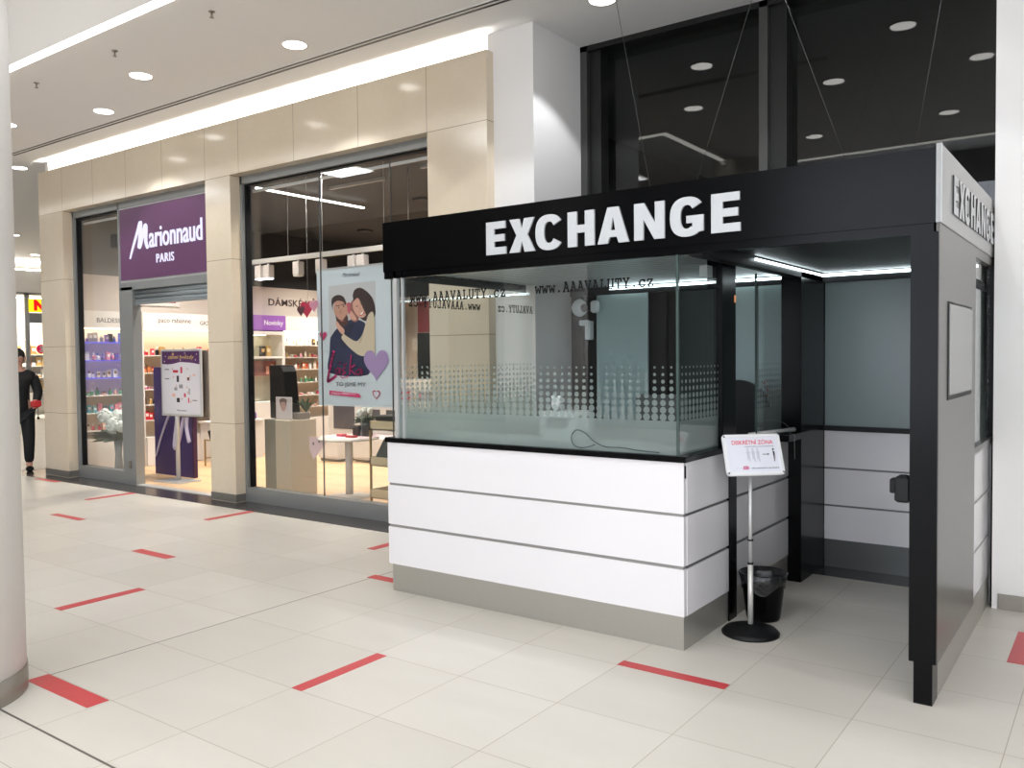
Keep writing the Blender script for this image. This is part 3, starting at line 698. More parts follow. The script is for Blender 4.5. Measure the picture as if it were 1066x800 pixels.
def sign_stand():
    x, y = 2.20, .29
    t = thing('sign_stand', 'silver sign stand with framed notice reading discreet zone on a round black base', 'sign stand', (x, y, 0))
    MB(M_BLACKM).lathe([(.001, 0), (.165, 0), (.168, .012), (.15, .03), (.06, .045), (.03, .06), (.001, .06)], x, y, 0, 40, caps=False).build('base', t)
    MB(mat('pole_silver', (205, 203, 196), .3, metal=.35)).cyl(x, y, .05, .42, .0155).build('lower_pole', t); 
    MB(M_ALUL).cyl(x, y, .42, .98, .011).build('upper_pole', t)
    MB(M_BLACKM).cyl(x, y, .555, .563, .017).cyl(x, y, .415, .425, .017).build('collar', t)
    MB(M_ALUL).box(x-.014, x+.014, y-.004, y+.02, .96, 1.03).build('bracket', t)
    # frame: local u right, v up on the tilted board
    c = Vector((2.227, .262, 1.07)); yaw, tilt, roll = SIGN
    R = Matrix.Rotation(yaw, 3, 'Z') @ Matrix.Rotation(-tilt, 3, 'X') @ Matrix.Rotation(roll, 3, 'Y')
    F = lambda u, v, d: c + R @ Vector((u, -d, v))
    w, h, e = .174, .126, .02
    def rr(w, h, r):
        p = []
        for sx, sy, a0 in ((1, 1, 0), (-1, 1, 90), (-1, -1, 180), (1, -1, 270)):
            for k in range(4): a = math.radians(a0+k*30); p.append((sx*(w-r)+r*math.cos(a), sy*(h-r)+r*math.sin(a)))
        return p
    FR = mat('sign_frame_white', (228, 228, 226), .3)
    fr = MB(FR).flat(rr(w, h, .02), -.006, .002, F)
    for a in ((-w+.004, -w+e, -h+.012, h-.012), (w-e, w-.004, -h+.012, h-.012)): fr.flat([(a[0], a[2]), (a[1], a[2]), (a[1], a[3]), (a[0], a[3])], .002, .010, F)
    for a in ((-w+.012, w-.012, -h+.004, -h+e), (-w+.012, w-.012, h-e, h-.004)): fr.flat([(a[0], a[2]), (a[1], a[2]), (a[1], a[3]), (a[0], a[3])], .002, .010, F)
    f = fr.build('sign_frame', t)
    sh = MB(mat('notice_paper', (222, 222, 228), .3)); sh.flat([(-w+e, -h+e), (w-e, -h+e), (w-e, h-e), (-w+e, h-e)], .002, .003, F)
    RD = mat('notice_red', (214, 60, 78), .5); BK = mat('notice_black', (40, 40, 44), .5); GR = mat('notice_grey', (196, 196, 202), .5); PK = mat('notice_pink', (205, 120, 150), .5)
    sh.m(RD).text('DISKRÉTNÍ ZÓNA', F, -.118, .128, .062, .094, .003, .004, bold=.012)
    sh.m(BK).text('PROSÍME PŘISTUPUJTE JEDNOTLIVĚ', F, -.045, .13, .045, .053, .003, .004, bold=.0)
    for px in (-.03, .0, .028): sh.m(GR).flat([(px-.009, -.045), (px-.003, -.02), (px+.003, -.045), (px+.009, -.045), (px+.007, -.01), (px+.01, .02), (px, .025), (px-.01, .02), (px-.007, -.01)], .003, .004, F).flat([(px+.007*math.cos(k*PI/4), .033+.007*math.sin(k*PI/4)) for k in range(8)], .003, .004, F)
    sh.m(BK).flat([(.055, -.002), (.085, -.002), (.085, -.006), (.098, 0), (.085, .006), (.085, .002), (.055, .002)], .003, .004, F)
    sh.flat([(.119, -.045), (.123, -.045), (.127, 0), (.131, -.042), (.128, .015), (.118, .022), (.119, -.01)], .003, .004, F).flat([(.122+.006*math.cos(k*PI/4), .03+.006*math.sin(k*PI/4)) for k in range(8)], .003, .004, F)
    sh.m(PK).flat([(-.075, -.09), (-.04, -.09), (-.036, -.078), (-.045, -.068), (-.07, -.07)], .003, .004, F)
    for dx in (0, .02, .045): sh.m(GR).flat([(-.112+dx, -.088), (-.10+dx, -.076), (-.102+dx, -.074), (-.114+dx, -.086)], .003, .004, F)
    sh.m(BK).text('VAŠE SOUKROMÍ JE PRO NÁS DŮLEŽITÉ', F, -.025, .14, -.089, -.077, .003, .004, bold=.0)
    sh.build('notice_sheet', f)
    cl = MB(M_BLACKM)
    for sx, sy in ((-1, -1), (1, -1), (-1, 1)):
        cl.flat([(sx*(w-.012), sy*(h-.006)), (sx*(w-.004), sy*(h-.016)), (sx*(w-.02), sy*(h-.022))], .010, .011, F)
    cl.build('corner_joint', f)
SIGN = (math.radians(39.7), math.radians(24.2), math.radians(-.6))
sign_stand()
# ------------------------------------------------------------------ shop shell
SG = mat('shop_wall_paint', (214, 202, 190), .7); SD = mat('shop_dark_ceiling', (17, 17, 18), .7); SU = mat('shop_upper_wall', (120, 120, 118), .7)
struct(B('wall_shop_left', SG, -8.75, -8.62, 1.66, 9.1, 0, 2.95)); struct(B('wall_shop_left_upper', SU, -8.75, -8.62, 1.66, 3.0, 2.95, 3.95)); struct(B('wall_shop_left_upper', SD, -8.75, -8.62, 3.0, 9.1, 2.95, 3.95))
struct(B('wall_shop_back', SG, -8.75, -.5, 9, 9.1, 0, 2.95)); struct(B('wall_shop_back_upper', SD, -8.75, -.5, 9, 9.1, 2.95, 3.95))
struct(B('wall_shop_right', SD, -.6, -.5, 1.66, 9.1, 0, 3.95)); struct(B('ceiling_shop', SD, -8.75, -.5, 1.66, 9.1, 3.93, 3.97))

def shop_window(name, x0, x1, seams):
    w = MB(M_ALU).box(x0, x0+.035, 1.56, 1.66, 0, 3.75).box(x1-.035, x1, 1.56, 1.66, 0, 3.75).box(x0, x1, 1.56, 1.66, 3.66, 3.75).box(x0, x1, 1.565, 1.68, .0, .17).build(name); struct(w)
    MB(M_BLACKM).box(x0+.035, x0+.055, 1.60, 1.67, .17, 3.66).box(x0+.035, x1-.035, 1.60, 1.67, 3.64, 3.66).build('gasket', w)
    MB(M_ALUL).box(x0+.06, x1-.04, 1.69, 1.71, 3.58, 3.61).build('curtain_rail', w)
    B('glass_pane', M_SHOPGL, x0+.05, x1-.035, 1.63, 1.642, .17, 3.65, w)
    s = MB(mat('glass_seam', (90, 92, 90), .2))
    for q in seams: s.box(q-.003, q+.003, 1.628, 1.644, .17, 3.65)
    if seams: s.build('glass_seam', w)
    return w
shop_window('window_2', -8.08, -6.86, [])
shop_window('window_3', -4.28, -1.30, [-3.02, -1.98])
def doorway():
    d = MB(M_ALU).box(-6.86, -6.58, 1.56, 1.68, 0, 2.62).box(-6.86, -4.75, 1.56, 1.68, 2.58, 2.68).box(-6.86, -4.75, 1.56, 1.68, 3.66, 3.75).build('door_1'); struct(d)
    B('lock', M_STEEL, -6.74, -6.69, 1.54, 1.56, .22, .32, d)
    B('threshold', M_ALUL, -6.58, -4.75, 1.56, 1.68, 0, .012, d)
    s = MB(mat('shutter_zinc', (150, 158, 160), .35, metal=.5))
    for i in range(3): s.tube([(-6.58, 1.63, 2.55-i*.06), (-4.75, 1.63, 2.55-i*.06)], .034, 10)
    s.box(-6.58, -4.75, 1.60, 1.66, 2.385, 2.45); s.build('roller_shutter', d)
doorway()
# purple shop sign
def shop_sign():
    t = thing('shop_sign', 'purple illuminated shop sign with white script lettering above the open doorway', 'sign', (-5.8, 1.6, 2.68))
    B('sign_case', M_ALUL, -6.86, -4.75, 1.57, 1.64, 2.68, 3.66, t)
    B('sign_panel', mat('purple_sign', (92, 54, 88), .35, emit=(92, 54, 88), es=.12), -6.83, -4.75, 1.555, 1.57, 2.71, 3.64, t)
    L = emis('sign_letter_glow', (232, 230, 255), 1.15); F = FY(1.555)
    m = MB(L).text('arionnaud', F, -6.13, -5.0, 3.09, 3.36, 0, .012, bold=.006, keep=False)
    st = [(-6.58, 2.98), (-6.52, 3.10), (-6.40, 3.30), (-6.33, 3.42), (-6.31, 3.40), (-6.34, 3.20), (-6.36, 3.12), (-6.33, 3.14), (-6.22, 3.36), (-6.19, 3.36), (-6.20, 3.18), (-6.16, 3.09)]
    m.tube([(x, 1.545, z) for x, z in [tuple(p) for p in smooth(st, 4)]], [.010+.013*min(1, i/14) for i in range(len(smooth(st, 4)))], 8)
    m.build('script_lettering', t)
    MB(L).text('PARIS', F, -5.98, -5.60, 2.89, 3.0, 0, .01, bold=.0, space=1.15).build('small_lettering', t)
shop_sign()

# ------------------------------------------------------------------ products (built once, copied)
def proto_bottle(c, cap):
    m = MB(c).box(-.022, .022, -.014, .014, 0, .07, .004); m.m(cap).lathe([(.009, .07), (.009, .078), (.013, .08), (.013, .105)], 0, 0, 0, 10); return m
def proto_round(c, cap):
    m = MB(c).lathe([(.018, 0), (.026, .01), (.026, .05), (.012, .068)], 0, 0, 0, 12); m.m(cap).lathe([(.012, .068), (.012, .1)], 0, 0, 0, 10); return m
def proto_box(c, cap):
    m = MB(c).box(-.03, .03, -.02, .02, 0, .12); m.m(cap).box(-.02, .02, -.0208, -.02, .05, .09); return m
def proto_jar(c, cap):
    m = MB(c).lathe([(.03, 0), (.032, .03)], 0, 0, 0, 14); m.m(cap).lathe([(.033, .03), (.033, .045)], 0, 0, 0, 14); return m
def pm(n, c, r=.3): return mat('product_'+n, c, r)
PC = dict(pink=(226, 140, 160), rose=(200, 60, 85), red=(190, 36, 48), gold=(196, 160, 100), amber=(214, 130, 80), white=(236, 232, 226), cream=(228, 214, 190),
          black=(36, 32, 34), violet=(120, 84, 150), blue=(70, 96, 190), teal=(70, 160, 176), green=(70, 140, 100), grey=(150, 146, 148), brown=(112, 70, 48), peach=(232, 180, 158))
PROTO = {}
def product(kind, col, cap, p, rz, sc, label, group, cat='perfume'):
    key = (kind, col, cap)
    nm = {'bottle': 'perfume_bottle', 'round': 'perfume_flacon', 'box': 'perfume_carton', 'jar': 'cream_jar'}[kind]
    if key not in PROTO:
        mb = {'bottle': proto_bottle, 'round': proto_round, 'box': proto_box, 'jar': proto_jar}[kind](pm(col, PC[col]), pm(cap, PC[cap]))
        o = mb.build(nm, local=True); PROTO[key] = o
    else:
        o = PROTO[key].copy(); COL.objects.link(o)
    o.location = p; o.rotation_euler = (0, 0, rz); o.scale = (sc, sc, sc); o['label'] = label; o['category'] = cat; o['group'] = group
    return o
ORD = ['top', 'second', 'third', 'fourth', 'fifth', 'sixth']
def shelf_bay(y0, y1, zs, palettes, where, header, hz=(2.14, 2.39), base=.55, led=None, light=(255, 236, 208), ls=1.6, dens=.1):
    """shelving against the left wall of the shop, facing +X"""
    t = thing('shelf_unit', 'tall white perfume shelving '+where, 'shelf unit', (-8.45, (y0+y1)/2, 0), 0)
    WH = mat('shelf_white', (232, 226, 218), .5)
    B('back_panel', mat('shelf_back_cream', (228, 212, 190), .6), -8.62, -8.59, y0, y1, base, hz[0], t)
    MB(WH).box(-8.62, -8.32, y0, y0+.02, 0, hz[0]).box(-8.62, -8.32, y1-.02, y1, 0, hz[0]).build('side_panel', t)
    B('base_cabinet', WH, -8.6, -8.28, y0+.02, y1-.02, .01, base, t)
    h = B('header_board', mat('header_white', (236, 230, 222), .6), -8.62, -8.30, y0, y1, hz[0], hz[1], t)
    mb = MB(mat('header_text', (60, 50, 50), .6))
    for s, a, b in header: mb.text(s, FX(-8.30), a, b, hz[0]+.08, hz[0]+.19, 0, .002, bold=.0, keep=True)
    if header: mb.build('brand_lettering', h)
    B('shelf_light', emis('shelf_light_'+where[:6], light, ls*8), -8.55, -8.36, y0+.05, y1-.05, hz[0]-.012, hz[0]-.002, t)
    for i, z in enumerate(zs):
        s = B('shelf', WH if not led or i > 2 else led, -8.6, -8.33, y0+.02, y1-.02, z-.015, z, t)
        pal = palettes[i % len(palettes)]
        lb = '%s item on %s shelf %s' % (pal[0], ORD[min(i, 5)], where)
        y = y0+.08
        while y < y1-.07:
            kind = random.choice(pal[1]); c = random.choice(pal[2]); cp = random.choice(pal[3])
            sc = random.uniform(.75, 1.2)
            product(kind, c, cp, (-8.42+random.uniform(-.03, .03), y, z), PI/2, sc, lb, '%s items on the %s shelf %s' % (pal[0], ORD[min(i, 5)], where))
            y += dens*random.uniform(.75, 1.3)
    return t
def pal(name, kinds, cols, caps): return (name, kinds, cols, caps)
W_LEFT = 'seen through the narrow left window'
shelf_bay(1.75, 2.68, [1.93, 1.66, 1.40, 1.14, .88, .62], [
    pal('dark violet', ['box', 'bottle'], ['violet', 'black', 'blue', 'grey'], ['white', 'black']), pal('blue lit', ['box', 'round'], ['blue', 'violet', 'white', 'pink'], ['blue', 'white']),
    pal('white', ['bottle', 'box'], ['white', 'cream', 'grey'], ['brown', 'black']), pal('beige and green', ['bottle', 'jar'], ['cream', 'peach', 'brown', 'green'], ['white', 'brown']),
    pal('teal and pink', ['box'], ['teal', 'teal', 'pink', 'blue'], ['white', 'pink']), pal('peach', ['box', 'bottle'], ['peach', 'cream', 'rose'], ['brown', 'white'])], W_LEFT, [('BALDESSARINI', 2.0, 2.6)], base=.50, led=emis('blue_shelf_led', (110, 105, 240), 1.0), dens=.075, ls=.8)
W_DOOR = 'seen through the open doorway'
shelf_bay(2.72, 4.35, [1.73, 1.46, 1.2, .96, .72], [
    pal('red and gold', ['box', 'bottle'], ['red', 'brown', 'gold', 'black', 'rose'], ['gold', 'white']), pal('amber', ['round', 'bottle'], ['amber', 'peach', 'gold'], ['red', 'gold']),
    pal('rose', ['box', 'jar'], ['rose', 'pink', 'white'], ['white', 'black']), pal('black and gold', ['bottle'], ['black', 'gold', 'brown'], ['gold', 'black']), pal('red', ['box'], ['red', 'rose', 'violet'], ['white'])],
    W_DOOR, [('paco rabanne', 2.98, 3.55), ('GIORGIO', 3.72, 4.1)], base=.45, dens=.075, ls=1.5)
W_WIN = 'beyond the beige counter in the big window'
shelf_bay(5.42, 7.6, [1.90, 1.68, 1.46, 1.22, .98, .76], [
    pal('black capped', ['bottle', 'box'], ['white', 'grey', 'cream', 'black'], ['black', 'gold']), pal('pink and cream', ['jar', 'bottle'], ['cream', 'pink', 'gold', 'rose'], ['white', 'gold']),
    pal('white and coral', ['box', 'round'], ['white', 'pink', 'amber', 'cream'], ['red', 'white']), pal('clear and green', ['round', 'bottle'], ['white', 'peach', 'green'], ['white', 'gold']),
    pal('blush', ['bottle', 'jar'], ['peach', 'rose', 'white'], ['white']), pal('pale', ['jar', 'box'], ['white', 'cream', 'peach'], ['gold', 'white'])],
    W_WIN, [], hz=(2.16, 2.42), base=.55, ls=2.4, light=(255, 240, 226), dens=.09)
# niche cabinet with Novinky header
def niche():
    t = thing('niche_cabinet', 'white niche cabinet under the purple Novinky board in the big window', 'cabinet', (-8.45, 5.0, 0))
    WH = mat('shelf_white', (232, 226, 218), .5)
    MB(WH).box(-8.62, -8.25, 4.62, 4.68, 0, 2.14).box(-8.62, -8.25, 5.34, 5.40, 0, 2.14).box(-8.62, -8.25, 4.68, 5.34, 2.08, 2.14).box(-8.62, -8.25, 4.68, 5.34, 1.66, 1.70).box(-8.62, -8.25, 4.68, 5.34, 0, .9).build('body', t)
    B('back_panel', mat('niche_back', (226, 222, 200), .5), -8.62, -8.6, 4.68, 5.34, .9, 2.08, t)
    h = B('header_board', mat('novinky_purple', (132, 80, 160), .5, emit=(132, 80, 160), es=.35), -8.62, -8.24, 4.6, 5.42, 2.16, 2.42, t)
    MB(mat('novinky_text', (238, 234, 240), .5)).text('Novinky', FX(-8.24), 4.95, 5.36, 2.22, 2.36, 0, .003, bold=.01, keep=True).build('novinky_lettering', h)
    p = B('picture_board', mat('niche_picture', (120, 70, 66), .4, noise=.5, nscale=9), -8.4, -8.38, 4.74, 5.30, 1.36, 1.62, t)
    MB(pm('peach', PC['peach'])).box(-8.379, -8.375, 5.08, 5.14, 1.38, 1.52).box(-8.379, -8.375, 5.18, 5.24, 1.38, 1.56).build('printed_bottles', p)
    B('niche_light', emis('niche_lamp', (255, 246, 220), 8), -8.5, -8.4, 4.9, 5.1, 2.07, 2.078, t)
    product('box', 'black', 'gold', (-8.40, 5.02, 1.70), PI/2, 1.5, 'black perfume carton in the upper niche of the white cabinet', 'cartons in the niche'); product('box', 'gold', 'cream', (-8.40, 5.14, 1.70), PI/2, 1.5, 'pale gold perfume carton in the upper niche of the white cabinet', 'cartons in the niche')
niche()
# wall lettering and hearts over the shelving
o = MB(mat('wall_lettering_dark', (72, 56, 54), .6)).text('DÁMSKÉ VŮNĚ', FX(-8.62), 5.35, 6.75, 2.62, 2.80, 0, .006, bold=.012, space=1.05).build('wall_lettering'); tag(o, 'dark DÁMSKÉ VŮNĚ lettering on the wall in the big window', 'lettering')
def heart(u, v, s):
    p = []
    for k in range(28):
        a = 2*PI*k/28; p.append((u+s*(16*math.sin(a)**3)/17, v+s*(13*math.cos(a)-5*math.cos(2*a)-2*math.cos(3*a)-math.cos(4*a))/17))
    return p
t = thing('heart_decoration', 'cluster of red and pink paper hearts hanging in the big window left of the poster', 'decoration', (-3.35, 1.95, 2.2))
for nm, u, v, s, c in (('heart', -3.62, 2.23, .115, (196, 52, 84)), ('heart', -3.72, 2.21, .07, (90, 56, 62)), ('heart', -3.50, 2.26, .08, (214, 150, 170))):
    MB(mat('heart_%d' % c[1], c, .5)).flat(heart(u, v, s), 0, .004, FY(1.95+.01*s)).build(nm, t)
MB(M_ALUL).tube([(-3.6, 1.95, 2.3), (-3.6, 1.95, 3.9)], .0015, 5).build('thread', t)

# ------------------------------------------------------------------ poster with the couple
def poster():
    t = thing('hanging_poster', 'large pale banner of an embracing couple with pink script hanging in the big window', 'poster', (-2.9, 2.0, 1.12))
    X0, X1, Z0, Z1 = -3.50, -2.31, 1.12, 2.65
    B('banner_sheet', mat('poster_pale_blue', (214, 224, 228), .5), X0, X1, 2.0, 2.006, Z0, Z1, t)
    MB(M_ALUL).box(X0, X1, 1.994, 2.012, Z1, Z1+.02).build('top_rail', t)
    MB(M_ALUL).tube([(X0+.1, 2.003, Z1), (X0+.1, 2.003, 3.93)], .0025, 5).tube([(X1-.12, 2.003, Z1), (X1-.12, 2.003, 3.93)], .0025, 5).build('hanging_wire', t)
    # picture coordinates: 450 x 800 crop (x 8..430, y 35..780)
    def q(px, py): return (X0+(px-8-(py-50)*.03)/410*(X1-X0), Z1-(py-66+(px-8)*.05)/722*(Z1-Z0))
    F = FY(2.0); m = MB(); d = [0]
    def lay(c, pts, raw=False):
        d[0] += .00035; m.m(mat('print_%d_%d_%d' % c, c, .55)).flat([q(*p) for p in pts] if not raw else pts, d[0]-.0003, d[0], F)
    def ell(cx, cy, rx, ry, rot=0, n=22):
        r = math.radians(rot); return [(cx+rx*math.cos(2*PI*k/n)*math.cos(r)-ry*math.sin(2*PI*k/n)*math.sin(r), cy+rx*math.cos(2*PI*k/n)*math.sin(r)+ry*math.sin(2*PI*k/n)*math.cos(r)) for k in range(n)]
    def sm(pts): 
        c = smooth([Vector(p) for p in pts+[pts[0]]], 4); return [tuple(p) for p in c[:-1]]
    lay((203, 204, 204), [(78, 148), (332, 126), (340, 600), (92, 610)])
    HAIR = (62, 46, 44); SK = (206, 156, 134); NAVY = (40, 48, 78); CR = (216, 200, 172)
    lay(HAIR, sm([(212, 200), (222, 172), (250, 160), (285, 178), (318, 215), (334, 270), (330, 310), (300, 325), (275, 330), (240, 300), (225, 260)]))
    lay(NAVY, sm([(92, 420), (128, 372), (190, 330), (240, 325), (285, 350), (292, 430), (285, 520), (300, 608), (94, 610), (88, 500)]))
    lay((30, 36, 60), sm([(150, 392), (200, 345), (222, 360), (190, 430), (170, 480), (150, 450)]))
    lay(SK, ell(150, 272, 40, 62, -8))
    lay(HAIR, sm([(96, 240), (100, 212), (128, 196), (158, 202), (174, 225), (176, 250), (160, 232), (128, 226), (106, 246), (104, 276)]))
    lay((84, 56, 50), sm([(120, 300), (138, 322), (160, 326), (182, 300), (190, 330), (176, 360), (150, 358), (128, 338)]))
    lay((176, 92, 90), ell(158, 331, 12, 4, -8)); lay((226, 214, 208), ell(134, 262, 6, 3.5, -5)); lay((226, 214, 208), ell(163, 256, 5, 3.5, -5)); lay((40, 34, 34), ell(136, 262, 4, 4)); lay((40, 34, 34), ell(164, 256, 4, 4))
    lay((60, 44, 42), [(122, 252), (144, 248), (144, 252), (122, 256)]); lay((60, 44, 42), [(152, 246), (172, 243), (172, 247), (152, 250)])
    lay((190, 136, 116), [(148, 262), (156, 292), (143, 294)])
    lay((150, 100, 92), sm([(196, 250), (226, 220), (250, 300), (236, 336), (206, 322)])); lay((222, 170, 148), ell(252, 262, 34, 56, -22))
    lay(HAIR, sm([(216, 235), (222, 196), (246, 182), (280, 214), (296, 262), (290, 300), (272, 268), (246, 216), (228, 222)]))
    lay((250, 246, 242), ell(266, 293, 13, 5, -40)); lay((190, 70, 76), [(252, 300), (258, 306), (280, 290), (276, 284), (266, 298)])
    lay((60, 44, 42), ell(238, 256, 8, 2, -24)); lay((60, 44, 42), ell(262, 240, 8, 2, -28)); lay((206, 148, 128), [(250, 252), (262, 274), (252, 278)])
    lay(CR, sm([(170, 400), (200, 420), (240, 436), (270, 400), (285, 350), (300, 300), (322, 285), (332, 330), (338, 500), (330, 515), (300, 512), (255, 508), (210, 478), (180, 450), (156, 420)]))
    lay((188, 172, 146), [(268, 402), (276, 398), (264, 440), (250, 446)])
    lay((222, 170, 148), sm([(122, 340), (134, 336), (150, 356), (172, 378), (168, 404), (150, 392), (132, 368)])); lay((222, 170, 148), sm([(196, 292), (208, 280), (220, 292), (238, 320), (228, 330), (206, 318)]))
    lay((196, 96, 110), sm([(184, 240), (200, 236), (206, 262), (200, 296), (190, 280)]))
    lay((198, 60, 110), heart(*q(54, 412), .062), True); lay((172, 146, 190), heart(*q(345, 545), .20), True)
    lay((190, 50, 86), heart(*q(348, 704), .062), True); lay((214, 224, 228), heart(*q(348, 704), .046), True)
    d[0] += .0004; m.m(mat('print_script_pink', (222, 60, 130), .5))
    def stroke(pts, r=.012):
        c = smooth([Vector(q(*p)) for p in pts], 4)
        for a, b in zip(c, c[1:]):
            v = b-a
            if v.length < 1e-5: continue
            nrm = Vector((-v.y, v.x)).normalized()*r; e = v.normalized()*r*.6
            m.flat([tuple(a+nrm-e), tuple(a-nrm-e), tuple(b-nrm+e), tuple(b+nrm+e)], d[0], d[0]+.0003, F)
    stroke([(116, 494), (100, 560), (84, 640), (90, 652), (130, 622)], .017); stroke([(142, 580), (128, 590), (128, 606), (142, 606), (150, 580), (152, 606)], .008); stroke([(146, 556), (154, 546)], .008)
    stroke([(180, 576), (166, 590), (182, 602), (166, 612)], .008); stroke([(170, 558), (176, 566), (186, 552)], .006); stroke([(212, 510), (208, 560), (206, 606)], .011); stroke([(232, 560), (210, 582), (234, 606)], .009)
    stroke([(262, 580), (246, 586), (244, 606), (260, 604), (268, 578), (272, 606)], .009); stroke([(150, 618), (168, 632), (196, 618), (192, 630)], .005)
    d[0] += .0004; m.m(mat('print_dark_text', (44, 42, 48), .5)).text('TO JSME MY', F, q(130, 665)[0], q(292, 665)[0], q(130, 683)[1], q(130, 655)[1], d[0], d[0]+.0003, bold=.0)
    lay((216, 70, 120), [(94, 702), (250, 706), (268, 716), (262, 728), (94, 724)])
    d[0] += .0004; m.m(mat('print_white_text', (240, 232, 236), .5)).text('TISÍCE PŘÍBĚHŮ...', F, q(104, 715)[0], q(250, 715)[0], q(104, 721)[1], q(104, 707)[1], d[0], d[0]+.0003, bold=.0)
    m.m(mat('print_dark_text', (44, 42, 48), .5)).text('Marionnaud', F, q(160, 92)[0], q(254, 92)[0], q(160, 104)[1], q(160, 82)[1], d[0], d[0]+.0003, shear=.35)
    m.build('printed_picture', t)
poster()
# ------------------------------------------------------------------ things behind the big window
WHT = mat('shelf_white', (232, 226, 218), .5)
def counter_block():
    t = thing('display_counter', 'beige display counter block right behind the big window glass', 'counter', (-4.0, 2.2, 0))
    MB(mat('counter_beige', (196, 184, 160), .5)).box(-4.22, -3.95, 1.95, 2.35, 0, .93, .006).build('body', t)
    MB(mat('counter_shade_side', (120, 122, 112), .5)).box(-4.42, -4.22, 1.95, 2.35, 0, .93, .004).build('side_panel', t)  # darker box carries the counter's side shading in its colour
counter_block()
def totem():
    t = thing('display_totem', 'tall black display totem behind the left edge of the big window', 'display', (-4.38, 2.15, 0.93))
    MB(M_BLACKM).box(-4.50, -4.28, 2.10, 2.30, .93, 1.58, .01).build('body', t)
    MB(M_BLACKM).flat([(-4.28, .93), (-4.17, .93), (-4.21, 1.2), (-4.24, 1.5), (-4.28, 1.56)], -.2, 0, FY(2.1)).build('curved_back', t)
totem()
t = thing('photo_display', 'small framed portrait photo standing on the beige counter', 'picture', (-4.15, 2.02, .93))
MB(mat('photo_white', (214, 206, 204), .4)).box(-4.29, -4.01, 2.02, 2.04, .93, 1.20, .003).build('frame', t)
pp = MB(mat('portrait_skin', (196, 160, 150), .5), mat('portrait_hair', (120, 104, 100), .5)).flat([(-4.15+.05*math.cos(k*PI/8), 1.10+.07*math.sin(k*PI/8)) for k in range(16)], .001, .002, FY(2.02))
pp.m(mat('portrait_hair', (120, 104, 100), .5)).flat([(-4.20, 1.08), (-4.22, 1.17), (-4.15, 1.19), (-4.08, 1.17), (-4.10, 1.08), (-4.12, 1.14), (-4.18, 1.14)], .002, .003, FY(2.02)).flat([(-4.17, 1.115), (-4.155, 1.115), (-4.155, 1.109), (-4.17, 1.109)], .002, .003, FY(2.02)).flat([(-4.145, 1.115), (-4.13, 1.115), (-4.13, 1.109), (-4.145, 1.109)], .002, .003, FY(2.02)); pp.build('portrait', t)
o = MB(mat('grey_box', (128, 122, 112), .6)).box(-4.08, -3.96, 2.1, 2.26, .93, 1.01, .005).build('grey_box'); tag(o, 'flat grey box on the beige counter beside the portrait photo', 'box')
def plant_pot(x, y, z, lb):
    t = thing('small_plant', lb, 'plant', (x, y, z))
    MB(mat('pot_white', (222, 220, 214), .4)).lathe([(.035, 0), (.05, .08), (.045, .08), (.04, .06)], x, y, z, 16).build('pot', t)
    m = MB(mat('leaf_green', (96, 112, 90), .6)); rnd = random.Random(3)
    for k in range(22):
        a = rnd.uniform(0, 2*PI); r = rnd.uniform(.05, .13); h = rnd.uniform(.06, .2); c = Vector((x, y, z+.07)); e = c+Vector((r*math.cos(a), r*math.sin(a), h)); s = Vector((-math.sin(a), math.cos(a), 0))*.02
        md = (c+e)/2+Vector((0, 0, .03)); vs = [m.v(c), m.v(md+s), m.v(e), m.v(md-s)]; m.f(vs, True)
    m.build('leaves', t, fix=False)
plant_pot(-4.05, 2.28, .93, 'small leafy plant in a white pot on the beige counter')
def round_table():
    x, y = -3.50, 2.45
    t = thing('round_table', 'round white pedestal table with a pink tablecloth corner behind the big window', 'table', (x, y, 0))
    MB(mat('table_white', (216, 210, 200), .4)).lathe([(.001, .69), (.36, .69), (.365, .70), (.36, .715), (.001, .715)], x, y, 0, 40, caps=False).build('tabletop', t)
    MB(mat('table_white', (216, 210, 200), .4)).cyl(x, y, .03, .69, .045, 24).build('column', t)
    MB(mat('table_white', (216, 210, 200), .4)).lathe([(.001, 0), (.26, 0), (.26, .015), (.08, .04), (.001, .04)], x, y, 0, 36, caps=False).build('base', t)
round_table()
m = MB(mat('pink_cloth', (232, 206, 208), .8), mat('cloth_print', (120, 96, 100), .8))
m.flat([(-4.02, .718), (-3.30, .718), (-3.62, .70), (-3.88, .44), (-3.96, .58)], 0, .004, FY(2.24))
m.box(-3.72, -3.2, 2.24, 2.85, .716, .72)
m.m(m.mats[1]).flat([(-3.90, .64), (-3.88, .66), (-3.86, .64), (-3.88, .61)], .004, .005, FY(2.24)).flat([(-3.80, .67), (-3.78, .69), (-3.76, .67), (-3.78, .65)], .004, .005, FY(2.24))
tag(m.build('tablecloth'), 'pale pink printed cloth hanging off the round white table', 'tablecloth')
for x, y, w, h, c, lb in ((-3.62, 2.45, .10, .03, 'rose', 'flat bright pink box on the left of the round white table'), (-3.5, 2.6, .1, .13, 'black', 'dark gift box standing on the round white table, left one'), (-3.36, 2.62, .1, .13, 'black', 'dark gift box standing on the round white table, right one'), (-3.4, 2.4, .13, .025, 'red', 'low red tray on the front of the round white table')):
    tag(MB(pm(c, PC[c])).box(x-w/2, x+w/2, y-.04, y+.04, .72, .72+h, .004).build('gift_box'), lb, 'box')
